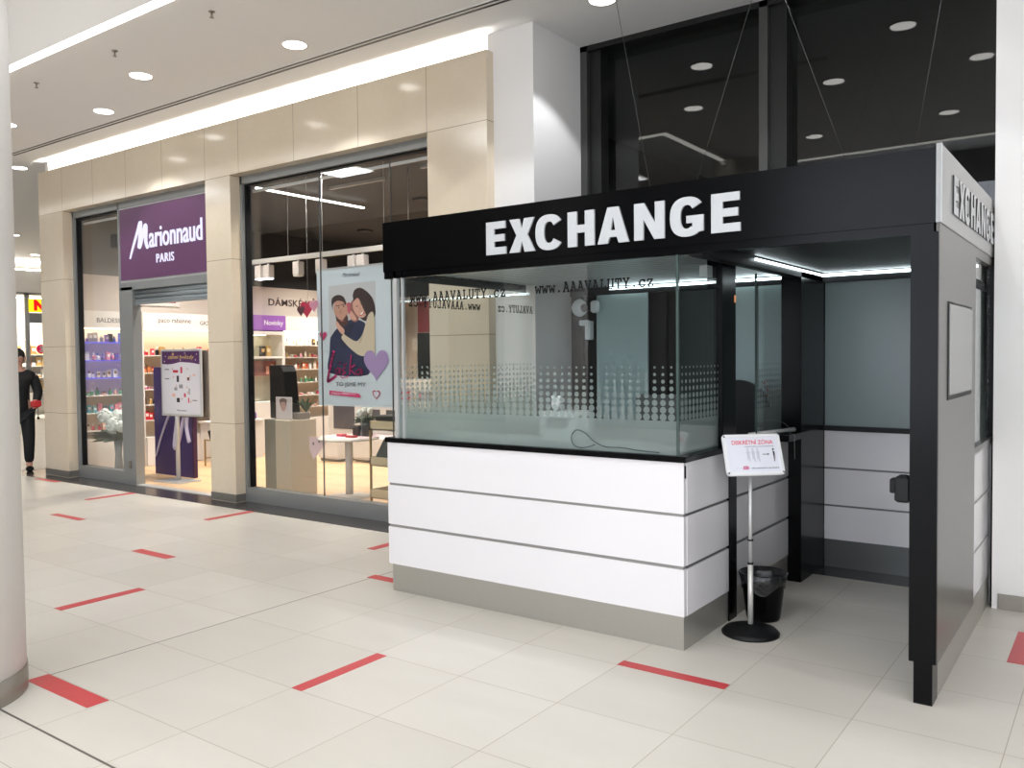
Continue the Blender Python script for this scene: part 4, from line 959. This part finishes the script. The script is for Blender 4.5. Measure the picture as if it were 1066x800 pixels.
def bouquet(x, y, z, r, vase_h, lb, floor_stems=False, n=14, seed=1, zs=.6):
    t = thing('flower_bouquet', lb, 'flowers', (x, y, z))
    MB(mat('vase_glass', (190, 200, 200), .1, trans=.5)).lathe([(.05, 0), (.065, .02), (.045, vase_h*.6), (.06, vase_h), (.055, vase_h), (.04, vase_h*.6), (.055, .03), (.02, .02)], x, y, z, 20, caps=False).build('vase', t)
    rnd = random.Random(seed); mf = MB(mat('petal_white', (226, 230, 222), .8, noise=.05, nscale=40)); ml = MB(mat('leaf_dark', (70, 92, 70), .6)); ms = MB(mat('stem_green', (84, 104, 74), .6))
    c0 = Vector((x, y, z+vase_h))
    for k in range(n):
        a = rnd.uniform(0, 2*PI); q = rnd.uniform(0, r*.75); c = c0+Vector((q*math.cos(a), q*math.sin(a), r*.55+rnd.uniform(0, r*zs)))
        for j in range(26):
            dv = Vector((rnd.gauss(0, 1), rnd.gauss(0, 1), rnd.gauss(0, 1))).normalized()*r*.25; mf.ball(c+dv, r*.075, r*.075, r*.06, 6, 4)
        mf.ball(c, r*.27, r*.27, r*.24, 9, 6); ms.tube([(x, y, z+.05), tuple(c0*.5+Vector((x, y, z+vase_h))*.5), tuple(c)], .005, 5)
    for k in range(22):
        a = rnd.uniform(0, 2*PI); c = c0; e = c+Vector((r*1.0*math.cos(a), r*1.0*math.sin(a), r*rnd.uniform(-.1, .45))); s = Vector((-math.sin(a), math.cos(a), 0))*r*.22; md = (c+e)/2+Vector((0, 0, r*.2))
        ml.f([ml.v(c), ml.v(md+s), ml.v(e), ml.v(md-s)], True)
    mf.build('blossoms', t); ml.build('leaves', t, fix=False); ms.build('stems', t)
bouquet(-3.42, 2.64, .716, .15, .17, 'white flowers in a glass vase on the round white table', n=9, seed=4)
bouquet(-7.76, 1.98, .006, .36, .50, 'large white hydrangea bouquet in the narrow left window', n=13, seed=2, zs=.5)
for (x0, x1, y0, y1, z1, lb) in ((-6.55, -6.1, 4.66, 5.2, .40, 'low white cabinet on the oak floor left of the table column'), (-5.95, -5.3, 4.85, 5.4, .40, 'low white cabinet on the oak floor right of the table column')):
    t = thing('low_cabinet', lb, 'cabinet', ((x0+x1)/2, (y0+y1)/2, 0)); B('body', WHT, x0, x1, y0, y1, .05, z1, t); B('kick_board', M_GREYPL, x0+.02, x1-.02, y0+.02, y1-.02, 0, .05, t); B('drawer', WHT, x0+.01, x1-.01, y0-.012, y0, .08, z1-.03, t)
# white panels and pictures in the middle distance
t = thing('gondola_shelf', 'low white double display shelf in mid shop behind the round table', 'shelf unit', (-5.9, 5.2, 0))
B('body', WHT, -7.2, -4.6, 5.45, 5.85, 0, .95, t); B('top_panel', WHT, -7.2, -4.6, 5.6, 5.7, .95, 1.30, t)
MB(mat('dark_print', (70, 68, 74), .5)).box(-7.05, -6.55, 5.435, 5.45, .45, .9).box(-6.2, -5.95, 5.435, 5.45, .5, .8).box(-5.8, -5.6, 5.435, 5.45, .5, .8).build('picture_panel', t)
for i in range(16):
    k, c, cp = random.choice([('box', 'grey', 'pink'), ('box', 'rose', 'white'), ('bottle', 'black', 'gold'), ('jar', 'white', 'gold')])
    product(k, c, cp, (-7.1+i*.155, 5.5, .95), 0, 1.4, 'small boxed item on top of the low white display shelf in mid shop', 'items on the low white display shelf')
# gold rack at the right of the window
def rack():
    t = thing('display_rack', 'three tier gold framed display rack beside the kiosk left edge', 'rack', (-2.550, 2.35, 0))
    GO = mat('brass_frame', (176, 150, 96), .35, metal=.6); OK = mat('pale_wood_tray', (206, 188, 150), .5)
    for x in (-2.800, -2.150):
        for y in (2.12, 2.6): MB(GO).box(x-.01, x+.01, y-.01, y+.01, 0, .96).build('leg', t)
    for z in (.10, .46, .86):
        b = MB(OK).box(-2.810, -2.140, 2.11, 2.61, z, z+.012).box(-2.810, -2.140, 2.11, 2.125, z, z+.10).box(-2.810, -2.140, 2.595, 2.61, z, z+.10).box(-2.810, -2.795, 2.11, 2.61, z, z+.10).box(-2.155, -2.140, 2.11, 2.61, z, z+.10).build('tray', t)
rack()
tag(MB(M_BLACKM).box(-2.760, -2.190, 2.16, 2.56, .872, 1.02, .01).build('black_case'), 'black case of dark items on the top tier of the gold rack', 'box')
tag(MB(mat('dark_green_lid', (52, 64, 60), .5)).flat([(-2.830, .52), (-2.670, .76), (-2.180, .76), (-2.180, .50), (-2.730, .49)], -.35, 0, FY(2.2)).build('slanting_sheet'), 'dark slanting sheet on the middle tier of the gold rack', 'box')
for x, c, lb in ((-2.630, 'blue', 'blue carton on the bottom tier of the gold rack'), (-2.430, 'rose', 'rose carton on the bottom tier of the gold rack, between two others'), (-2.250, 'blue', 'second blue carton on the bottom tier of the gold rack, right end')): product('box', c, 'white', (x, 2.35, .112), 0, 1.9, lb, None, 'box')
for o in bpy.data.objects:
    if o.get('group', 1) is None: del o['group']
# dark screen and picture towards the back, seen beside the kiosk post
t = thing('flat_screen', 'dark flat screen standing in the shop just left of the kiosk glass edge', 'monitor', (-3.4, 4.4, 0)); B('screen', M_BLACKM, -4.15, -3.3, 4.4, 4.44, 1.35, 2.0, t); B('stand', M_DARKCL, -3.8, -3.7, 4.44, 4.5, 0, 1.6, t); B('foot', M_DARKCL, -4.0, -3.5, 4.3, 4.6, 0, .02, t)
t = thing('framed_picture', 'red and purple framed picture on the shop back wall behind the kiosk corner', 'picture', (-7.4, 8.95, 2.3)); B('frame', WHT, -8.35, -6.6, 8.95, 9, 2.1, 2.95, t); B('print', mat('red_print', (176, 74, 88), .5, noise=.3, nscale=1.5), -8.25, -6.7, 8.94, 8.95, 2.18, 2.87, t)
def back_shelf():
    t = thing('shelf_unit', 'long cream shelving on the shop back wall seen through the kiosk left glass', 'shelf unit', (-6, 8.8, 0))
    B('back_panel', mat('shelf_back_cream', (228, 212, 190), .6), -8.2, -1, 8.96, 8.99, .4, 1.95, t); B('header_board', WHT, -8.2, -1, 8.7, 8.99, 1.8, 2.05, t); B('shelf_light', emis('back_shelf_lamp', (255, 232, 205), 7), -8.1, -1.1, 8.75, 8.9, 1.785, 1.795, t)
    B('base_cabinet', WHT, -8.2, -1, 8.7, 8.99, 0, .5, t)
    for i, z in enumerate((1.5, 1.22, .94, .68)):
        B('shelf', WHT, -8.2, -1, 8.72, 8.98, z-.015, z, t)
        for j in range(20): product(random.choice(['box', 'bottle', 'round']), random.choice(['amber', 'white', 'peach', 'brown', 'rose', 'grey']), random.choice(['white', 'gold', 'black']), (-8.1+j*.16+random.uniform(-.02, .02), 8.85, z), 0, 1.5, 'tiny boxed item on the %s shelf along the shop back wall' % ORD[i], 'items on the %s back wall shelf' % ORD[i])
back_shelf()
# track, spots, tube light, conduits
t = thing('light_track', 'white lighting track hanging across the shop behind the big window', 'light track', (-4.2, 3.0, 2.95)); B('rail', M_ALUL, -6.0, -1.2, 2.97, 3.03, 2.98, 3.04, t)
MB(M_ALUL).tube([(-5.2, 3, 3.04), (-5.2, 3, 3.93)], .004, 5).tube([(-3.0, 3, 3.04), (-3.0, 3, 3.93)], .004, 5).build('suspension_wire', t)
def spot(x, y, z, dx, lb, on=True):
    t = thing('track_spotlight', lb, 'spotlight', (x, y, z)); 
    MB(mat('spot_white', (196, 190, 186), .4)).box(x-.06, x+.06, y-.05, y+.05, z-.16, z+.02, .008).build('lamp_head', t)
    MB(M_ALUL).cyl(x, y, z+.02, z+.06, .015, 10).build('adapter', t)
    MB(emis('spot_lamp', (240, 238, 255), 7) if on else M_ALUL).box(x-.055, x+.055, y-.045, y+.045, z-.175, z-.16, .004).build('lens', t)
for x, on, lb in ((-5.62, True, 'lit track spotlight at the left edge of the big window'), (-5.0, False, 'unlit white track spotlight, second from left in the big window'), (-4.55, False, 'unlit white track spotlight in the middle of the track'), (-3.95, True, 'lit track spotlight just above the banner top left corner'), (-3.78, False, 'unlit white track spotlight touching the lit one above the banner')):
    spot(x, 3.0, 2.93, 0, lb, on)
spot(-5.8, 3.0, 2.93, 0, 'lit track spotlight, outermost left on the hanging track', True)
tag(MB(M_TUBE).box(-5.10, -5.06, 2.4, 4.3, 3.84, 3.86).build('tube_light'), 'long bluish white tube light high in the shop behind the big window', 'tube light')
for x0, x1, y, z, lb in ((-4.6, -3.6, 3.2, 3.72, 'short grey conduit high in the shop left of the hanging wires'), (-2.8, -1.2, 3.0, 3.62, 'short grey conduit high in the shop right of the hanging wires')):
    tag(B('conduit', M_ALUL, x0, x1, y, y+.04, 3.89, 3.93), lb, 'conduit')
t = thing('hanging_speaker', 'black speaker on a thin black rod high in the narrow left window', 'speaker', (-8.0, 2.2, 3.3)); MB(M_BLACKM).box(-8.09, -7.93, 2.12, 2.28, 3.30, 3.50, .01).build('case', t); MB(M_BLACKM).cyl(-8.01, 2.2, 3.5, 3.93, .012).build('rod', t)
# lamps added to brighten the shop, front pair hidden behind the lintel
for i, (x, y, p) in enumerate(((-7.2, 3.2, 75), (-7.0, 6.2, 110), (-4.2, 4.6, 60), (-2.4, 7.0, 75), (-5.4, 2.12, 45), (-3.2, 2.12, 45))):
    t = thing('shop_fill_lamp', 'small square lamp added as fill on the dark shop ceiling', 'ceiling light', (x, y, 3.9), 0, 'added square fill lamps of the dark shop ceiling')
    B('frame', M_BLACKM, x-.1, x+.1, y-.1, y+.1, 3.90, 3.93, t); area('fill_light', (x, y, 3.89), .18, .18, p, (1, .93, .86), parent=t, spread=math.radians(130))

# ------------------------------------------------------------------ doorway: stand and purple panel
def door_stand():
    x, y = -6.42, 2.05
    t = thing('poster_stand', 'silver poster stand with a star leaflet inside the shop doorway', 'poster stand', (x, y, 0), 0)
    B('base', M_ALUL, x-.27, x+.27, y-.17, y+.17, .006, .022, t); MB(M_ALUL).cyl(x, y+.02, .02, 1.7, .028).build('pole', t)
    w0, w1, z0, z1 = x-.24, x+.56, .90, 1.80
    fr = MB(M_ALUL).box(w0, w1, y-.035, y-.01, z0, z1, .006).build('poster_frame', t)
    fb = MB(mat('frame_back', (120, 110, 100), .5)).box(w0+.03, w1+.03, y+.05, y+.07, z0-.02, z1-.02, .004).build('rear_frame', t)
    F = FY(y-.035); m = MB(mat('leaflet_white', (222, 218, 220), .4)).flat([(w0+.03, z0+.03), (w1-.03, z0+.03), (w1-.03, z1-.03), (w0+.03, z1-.03)], 0, .001, F)
    u = lambda a: w0+.03+a*(w1-w0-.06); v = lambda b: z0+.03+b*(z1-z0-.06)
    m.m(mat('leaflet_purple', (84, 44, 92), .4)).flat([(u(0), v(.80)), (u(.15), v(.79)), (u(.3), v(.80)), (u(.5), v(.83)), (u(.8), v(.815)), (u(1), v(.79)), (u(1), v(1)), (u(0), v(1))], .001, .002, F)
    m.m(mat('leaflet_gold', (224, 190, 110), .4)).text('zimní hvězdy', F, u(.16), u(.86), v(.86), v(.945), .002, .003, shear=.2)
    def star(a, b, s, mm): m.m(mm).flat([(u(a)+s*(1 if k % 2 == 0 else .42)*math.sin(k*PI/5), v(b)+s*(1 if k % 2 == 0 else .42)*math.cos(k*PI/5)) for k in range(10)], .002, .003, F)
    star(.30, .955, .028, MATS['leaflet_gold'])
    for a, b in ((.1, .92), (.07, .84), (.62, .97), (.93, .95), (.9, .86), (.5, .86)): star(a, b, .013, MATS['leaflet_white'])
    ST = mat('leaflet_star', (206, 178, 160), .5)
    for a, b, c, w, h in ((.50, .44, 'grey', .10, .06), (.30, .30, 'peach', .08, .05), (.60, .30, 'rose', .05, .06), (.85, .62, 'peach', .06, .03), (.36, .68, 'red', .14, .04), (.52, .70, 'rose', .05, .10), (.42, .56, 'black', .06, .10), (.70, .56, 'brown', .06, .05), (.36, .40, 'grey', .08, .05), (.42, .22, 'black', .08, .07), (.70, .22, 'rose', .03, .08), (.72, .36, 'grey', .03, .1)):
        m.m(pm(c, PC[c])).flat([(u(a-w/2), v(b-h/2)), (u(a+w/2), v(b-h/2)), (u(a+w/2), v(b+h/2)), (u(a-w/2), v(b+h/2))], .001, .002, F)
    for a, b in ((.28, .72), (.68, .72), (.30, .59), (.75, .60), (.38, .45), (.66, .43), (.68, .34), (.52, .24), (.76, .20)): star(a, b, .022, ST)
    for a, b in ((.13, .71), (.13, .56), (.86, .22)): m.m(pm('black', PC['black'])).flat([(u(a-.06), v(b-.006)), (u(a+.06), v(b-.006)), (u(a+.06), v(b+.006)), (u(a-.06), v(b+.006))], .001, .002, F)
    m.text('Marionnaud', F, u(.38), u(.64), v(.045), v(.07), .001, .002, shear=.3)
    m.build('leaflet', fr)
    t.location = (x, y, 0); t.rotation_euler = (0, 0, math.radians(6))
door_stand()
def purple_panel():
    t = thing('promo_column', 'dark purple blue display column with a pale swoosh M behind the stand in the doorway', 'display', (-6.75, 2.5, 0))
    B('body', mat('indigo_panel', (62, 48, 104), .4), -7.45, -6.53, 2.36, 2.42, .006, 1.55, t)
    B('edge_panel', mat('indigo_edge', (62, 30, 62), .4), -6.53, -6.50, 2.36, 2.42, .006, 1.55, t)
    st = smooth([Vector(p) for p in [(-7.42, .26), (-7.24, .60), (-7.02, .92), (-6.86, 1.04), (-6.86, .84), (-6.94, .44), (-6.86, .46), (-6.70, .82), (-6.62, .92), (-6.64, .72), (-6.58, .50)]], 5)
    MB(mat('swoosh_lilac', (206, 198, 218), .4)).tube([(p[0], 2.352, p[1]) for p in st], [.012+.018*min(1, i/18) for i in range(len(st))], 8).build('script_letter', t)
purple_panel()
def stool():
    x, y = -7.42, 3.4
    t = thing('basket_stool', 'gold wire stand carrying a black basket inside the doorway', 'stand', (x, y, 0)); GO = mat('brass_frame', (176, 150, 96), .35, metal=.6)
    for sx in (-.14, .14):
        for sy in (-.14, .14): MB(GO).box(x+sx-.01, x+sx+.01, y+sy-.01, y+sy+.01, .006, .42).build('leg', t)
    MB(GO).box(x-.15, x+.15, y-.15, y-.13, .40, .42).box(x-.15, x+.15, y+.13, y+.15, .40, .42).box(x-.15, x-.13, y-.15, y+.15, .12, .135).box(x+.13, x+.15, y-.15, y+.15, .12, .135).build('rail', t)
    o = MB(M_BLACKM).lathe([(.02, 0), (.11, 0), (.15, .16), (.15, .18), (.13, .17), (.10, .02), (.02, .02)], x, y, .37, 20, caps=False).build('black_basket'); tag(o, 'black basket set in the gold wire stand inside the doorway', 'basket')
stool()
t = thing('display_table', 'white display plinth carrying dark purple jars inside the doorway', 'table', (-8.1, 4.1, 0)); B('body', WHT, -8.25, -7.75, 3.65, 4.5, .006, .62, t); B('top', WHT, -8.27, -7.73, 3.63, 4.52, .62, .65, t)
for i in range(6):
    product('round', 'violet', 'black', (-7.86, 3.7+i*.14, .65), 0, 1.9, 'dark purple jar on the white plinth inside the doorway', 'dark purple jars on the white plinth', 'jar')
t = thing('framed_picture', 'crimson framed picture high on the wall behind the roller shutter', 'picture', (-8.6, 3.3, 2.6)); B('frame', WHT, -8.62, -8.6, 2.75, 3.55, 2.52, 2.92, t); B('print', mat('crimson_print', (128, 24, 60), .5), -8.6, -8.595, 2.95, 3.48, 2.58, 2.86, t)

# ------------------------------------------------------------------ passage and far store at the left
FW = -21.5
struct(MB(M_WHITE).box(FW-.1, FW, 2, 14, 3.62, 4.25).build('wall_far_store')); struct(B('wall_far_inner', SG, -23.6, -23.5, 2, 14, 0, 4.4))
struct(B('wall_far_side', M_WHITE, -24, FW, 1.9, 2, 0, 4.5))
t = thing('cove_light', 'far bright cove light over the store beyond the passage', 'cove light', (FW-.4, 8, 4.25)); B('light_tube', emis('cove_tube', (255, 252, 246), P_COVE), FW-.3, FW-.15, 3, 13, 4.28, 4.30, t)
struct(MB(mat('far_frame_grey', (150, 150, 148), .5)).box(FW-.06, FW, 6.98, 7.10, 0, 3.6).box(FW-.06, FW, 2, 14, 3.55, 3.62).box(FW-.06, FW, 9.6, 9.72, 0, 3.6).build('window_4'))
def far_store():
    t = thing('store_sign', 'yellow illuminated sign with red letters on the far store', 'sign', (FW+.05, 8, 3.1))
    B('sign_box', emis('sign_yellow', (255, 225, 30), 1.3), FW, FW+.05, 7.08, 8.5, 3.06, 3.44, t)
    MB(emis('sign_red', (235, 25, 30), 1.2)).text('NO', FX(FW+.05), 7.20, 7.85, 3.10, 3.42, 0, .03, bold=.06, space=1.1).build('sign_letters', t)
    B('panel', mat('sign_grey', (120, 124, 126), .5), FW-.02, FW, 7.1, 9.6, 2.75, 3.04, t)
    t = thing('goods_shelf', 'brightly lit shelf of yellow and white goods in the far store', 'shelf unit', (-23.2, 8, 0)); B('back_panel', WHT, -23.5, -23.45, 6.5, 10, 0, 2.2, t)
    B('shelf_lamp', emis('far_lamp', (255, 240, 210), 7), -23.4, -23.2, 6.6, 9.9, 2.3, 2.32, t)
    for i, z in enumerate((.45, .8, 1.15, 1.5, 1.85)):
        B('shelf', WHT, -23.45, -23.05, 6.5, 10, z-.02, z, t)
        for j in range(7): product(random.choice(['box', 'jar', 'box']), random.choice(['gold', 'white', 'amber', 'cream', 'gold']), 'white', (-23.2, 7.5+j*.15, z), PI/2, 2.2, 'yellowish packed item on the lit shelf of the far store', 'goods on the shelf of the far store', 'goods')
    rs = thing('round_sign', 'small round pink sign with a white 3 at the far store', 'sign', (FW+.03, 7.38, 2.0))
    MB(emis('round_sign_red', (214, 40, 80), .8)).flat([(7.38+.13*math.cos(k*PI/10), 2.0+.13*math.sin(k*PI/10)) for k in range(20)], 0, .02, FX(FW+.02)).build('disc', rs)
    MB(mat('leaflet_white', (222, 218, 220), .4)).text('3', FX(FW+.04), 7.33, 7.43, 1.92, 2.08, 0, .004, bold=.03).build('numeral', rs); MB(M_ALU).tube([(FW+.03, 7.38, 2.12), (FW+.03, 7.38, 3.06)], .006, 6).build('hanger', rs)
    t = thing('goods_cart', 'white wheeled cart standing before the far store', 'cart', (-21.2, 7.3, 0))
    B('basket', WHT, -21.35, -20.9, 6.98, 7.5, .35, .75, t)
    for sy in (7.03, 7.45):
        MB(M_ALU).tube([(-21.0, sy, .36), (-21.0, sy, .06)], .015, 6).build('leg', t); MB(M_BLACKM).ball((-21.0, sy, .04), .04).build('caster', t)
    area('store_light', (-22.4, 8, 3.5), 1, 3, 120, (1, .95, .86), parent=thing('store_ceiling_light', 'long lamp inside the far store', 'ceiling light', (-22.4, 8, 3.5)))
    MB(M_TUBE).box(-22.5, -22.3, 6.6, 9.4, 3.51, 3.53).build('diffuser', bpy.data.objects['store_ceiling_light'])
far_store()

# ------------------------------------------------------------------ the person beside the left column
def skin_mesh(name, verts, edges, mt, parent=None, sub=2):
    me = bpy.data.meshes.new(name); me.from_pydata([v[:3] for v in verts], [], [])
    me.edges.add(len(edges)); 
    for i, (a, b) in enumerate(edges): me.edges[i].vertices = (a, b)
    me.materials.append(mt); o = bpy.data.objects.new(name, me); COL.objects.link(o)
    s = o.modifiers.new('skin', 'SKIN'); s.use_smooth_shade = True; q = o.modifiers.new('sub', 'SUBSURF'); q.levels = sub; q.render_levels = sub
    for i, v in enumerate(verts): me.skin_vertices[0].data[i].radius = (v[3], v[4] if len(v) > 4 else v[3])
    me.skin_vertices[0].data[0].use_root = True
    dg = bpy.context.evaluated_depsgraph_get(); m2 = bpy.data.meshes.new_from_object(o.evaluated_get(dg)); o.modifiers.clear(); o.data = m2
    if parent: o.parent = parent
    return o
def person():
    t = thing('person', 'person in black coat and trousers walking, half hidden by the round column', 'person', (-9.42, 1.45, 0), math.radians(-20))
    SKN = mat('skin', (198, 150, 130), .55); CO = mat('black_coat', (14, 14, 16), .75); TR = mat('black_trousers', (22, 22, 25), .8)
    # local axes: x forward, y left, z up
    def body(rs=1.0, off=0):
        V = [(0, 0, .98, .13, .16), (.02, 0, 1.15, .12, .15), (.04, 0, 1.34, .13, .18), (.05, 0, 1.47, .09, .15), (.06, 0, 1.55, .05), (.08, 0, 1.63, .06), (.09, 0, 1.70, .085), (.085, 0, 1.78, .075),
             (.04, .17, 1.44, .06), (.10, .22, 1.20, .047), (.30, .18, 1.05, .036), (.38, .16, 1.02, .03), (.04, -.17, 1.44, .06), (.10, -.22, 1.20, .047), (.30, -.18, 1.04, .036), (.38, -.16, 1.01, .03),
             (.0, .10, .88, .09), (.06, .11, .50, .062), (-.02, .11, .10, .042), (.08, .11, .04, .038), (.16, .11, .03, .03), (.0, -.10, .88, .09), (-.02, -.11, .50, .062), (-.14, -.11, .12, .042), (-.06, -.11, .04, .038), (.03, -.11, .03, .03)]
        E = [(0, 1), (1, 2), (2, 3), (3, 4), (4, 5), (5, 6), (6, 7), (3, 8), (8, 9), (9, 10), (10, 11), (3, 12), (12, 13), (13, 14), (14, 15), (0, 16), (16, 17), (17, 18), (18, 19), (19, 20), (0, 21), (21, 22), (22, 23), (23, 24), (24, 25)]
        return V, E
    V, E = body(); b = skin_mesh('body', V, E, SKN, t)
    cv = [(0, 0, .88, .16, .19), (.01, 0, 1.0, .15, .18), (.02, 0, 1.15, .14, .17), (.04, 0, 1.34, .15, .19), (.05, 0, 1.48, .10, .16), (.04, .18, 1.44, .075), (.10, .23, 1.20, .065), (.30, .19, 1.05, .05), (.04, -.18, 1.44, .075), (.10, -.23, 1.20, .065), (.30, -.19, 1.04, .05), (.05, 0, 1.55, .075)]
    skin_mesh('coat', cv, [(0, 1), (1, 2), (2, 3), (3, 4), (4, 5), (5, 6), (6, 7), (4, 8), (8, 9), (9, 10), (4, 11)], CO, t)
    tv = [(0, 0, .95, .14, .17), (0, .10, .86, .105), (.06, .11, .50, .078), (-.02, .11, .12, .06), (0, -.10, .86, .105), (-.02, -.11, .50, .078), (-.14, -.11, .14, .06)]
    skin_mesh('trousers', tv, [(0, 1), (1, 2), (2, 3), (0, 4), (4, 5), (5, 6)], TR, t)
    for y, x in ((.11, .06), (-.11, -.07)): MB(M_BLACKM).ball((x, y, .045), .14, .05, .045).build('shoe', t, local=True)
    MB(mat('dark_hair', (30, 26, 24), .7)).ball((.065, 0, 1.755), .105, .092, .10).ball((.02, 0, 1.68), .07, .08, .10).build('hair', t, local=True)
    fc = MB(SKN).ball((.185, 0, 1.70), .016, .012, .022)
    for s in (-1, 1): fc.ball((.09, s*.088, 1.70), .02, .01, .03)
    fc.build('nose_and_ears', t, local=True)
    ey = MB(mat('eye_white', (235, 235, 232), .3), mat('eye_dark', (40, 30, 26), .3))
    for s in (-1, 1): ey.m(ey.mats[0]).ball((.165, s*.032, 1.725), .012, .014, .009).m(ey.mats[1]).ball((.174, s*.032, 1.725), .006)
    ey.build('eyes', t, local=True); MB(mat('lips', (160, 90, 86), .5)).ball((.172, 0, 1.655), .01, .026, .008).build('mouth', t, local=True)
    for s in (-1, 1):
        h = MB(SKN).ball((.42, s*.16, 1.01), .045, .022, .04)
        for k in range(4): h.tube([(.45, s*.16+s*.012, 1.035-k*.018), (.485-.004*abs(k-1), s*.15, 1.03-k*.018), (.49-.004*abs(k-1), s*.13, 1.022-k*.018)], [.009, .0085, .007], 7)
        h.tube([(.42, s*.145, 1.035), (.455, s*.12, 1.05), (.475, s*.11, 1.045)], [.011, .01, .008], 7); h.build('hand', t, local=True)
    o = MB(mat('red_packet', (190, 40, 44), .5)).box(-8.90, -8.80, 1.30, 1.42, .98, 1.08, .02).build('red_parcel'); tag(o, 'small red parcel held out in front by the person in black', 'parcel')
    t.location = (-9.40, 1.36, 0); t.scale = (1.0, 1.12, 1.0)
    bpy.context.view_layer.update(); c = t.matrix_world @ Vector((.50, .17, 1.02)); o.location = (c.x, c.y, .985)
person()
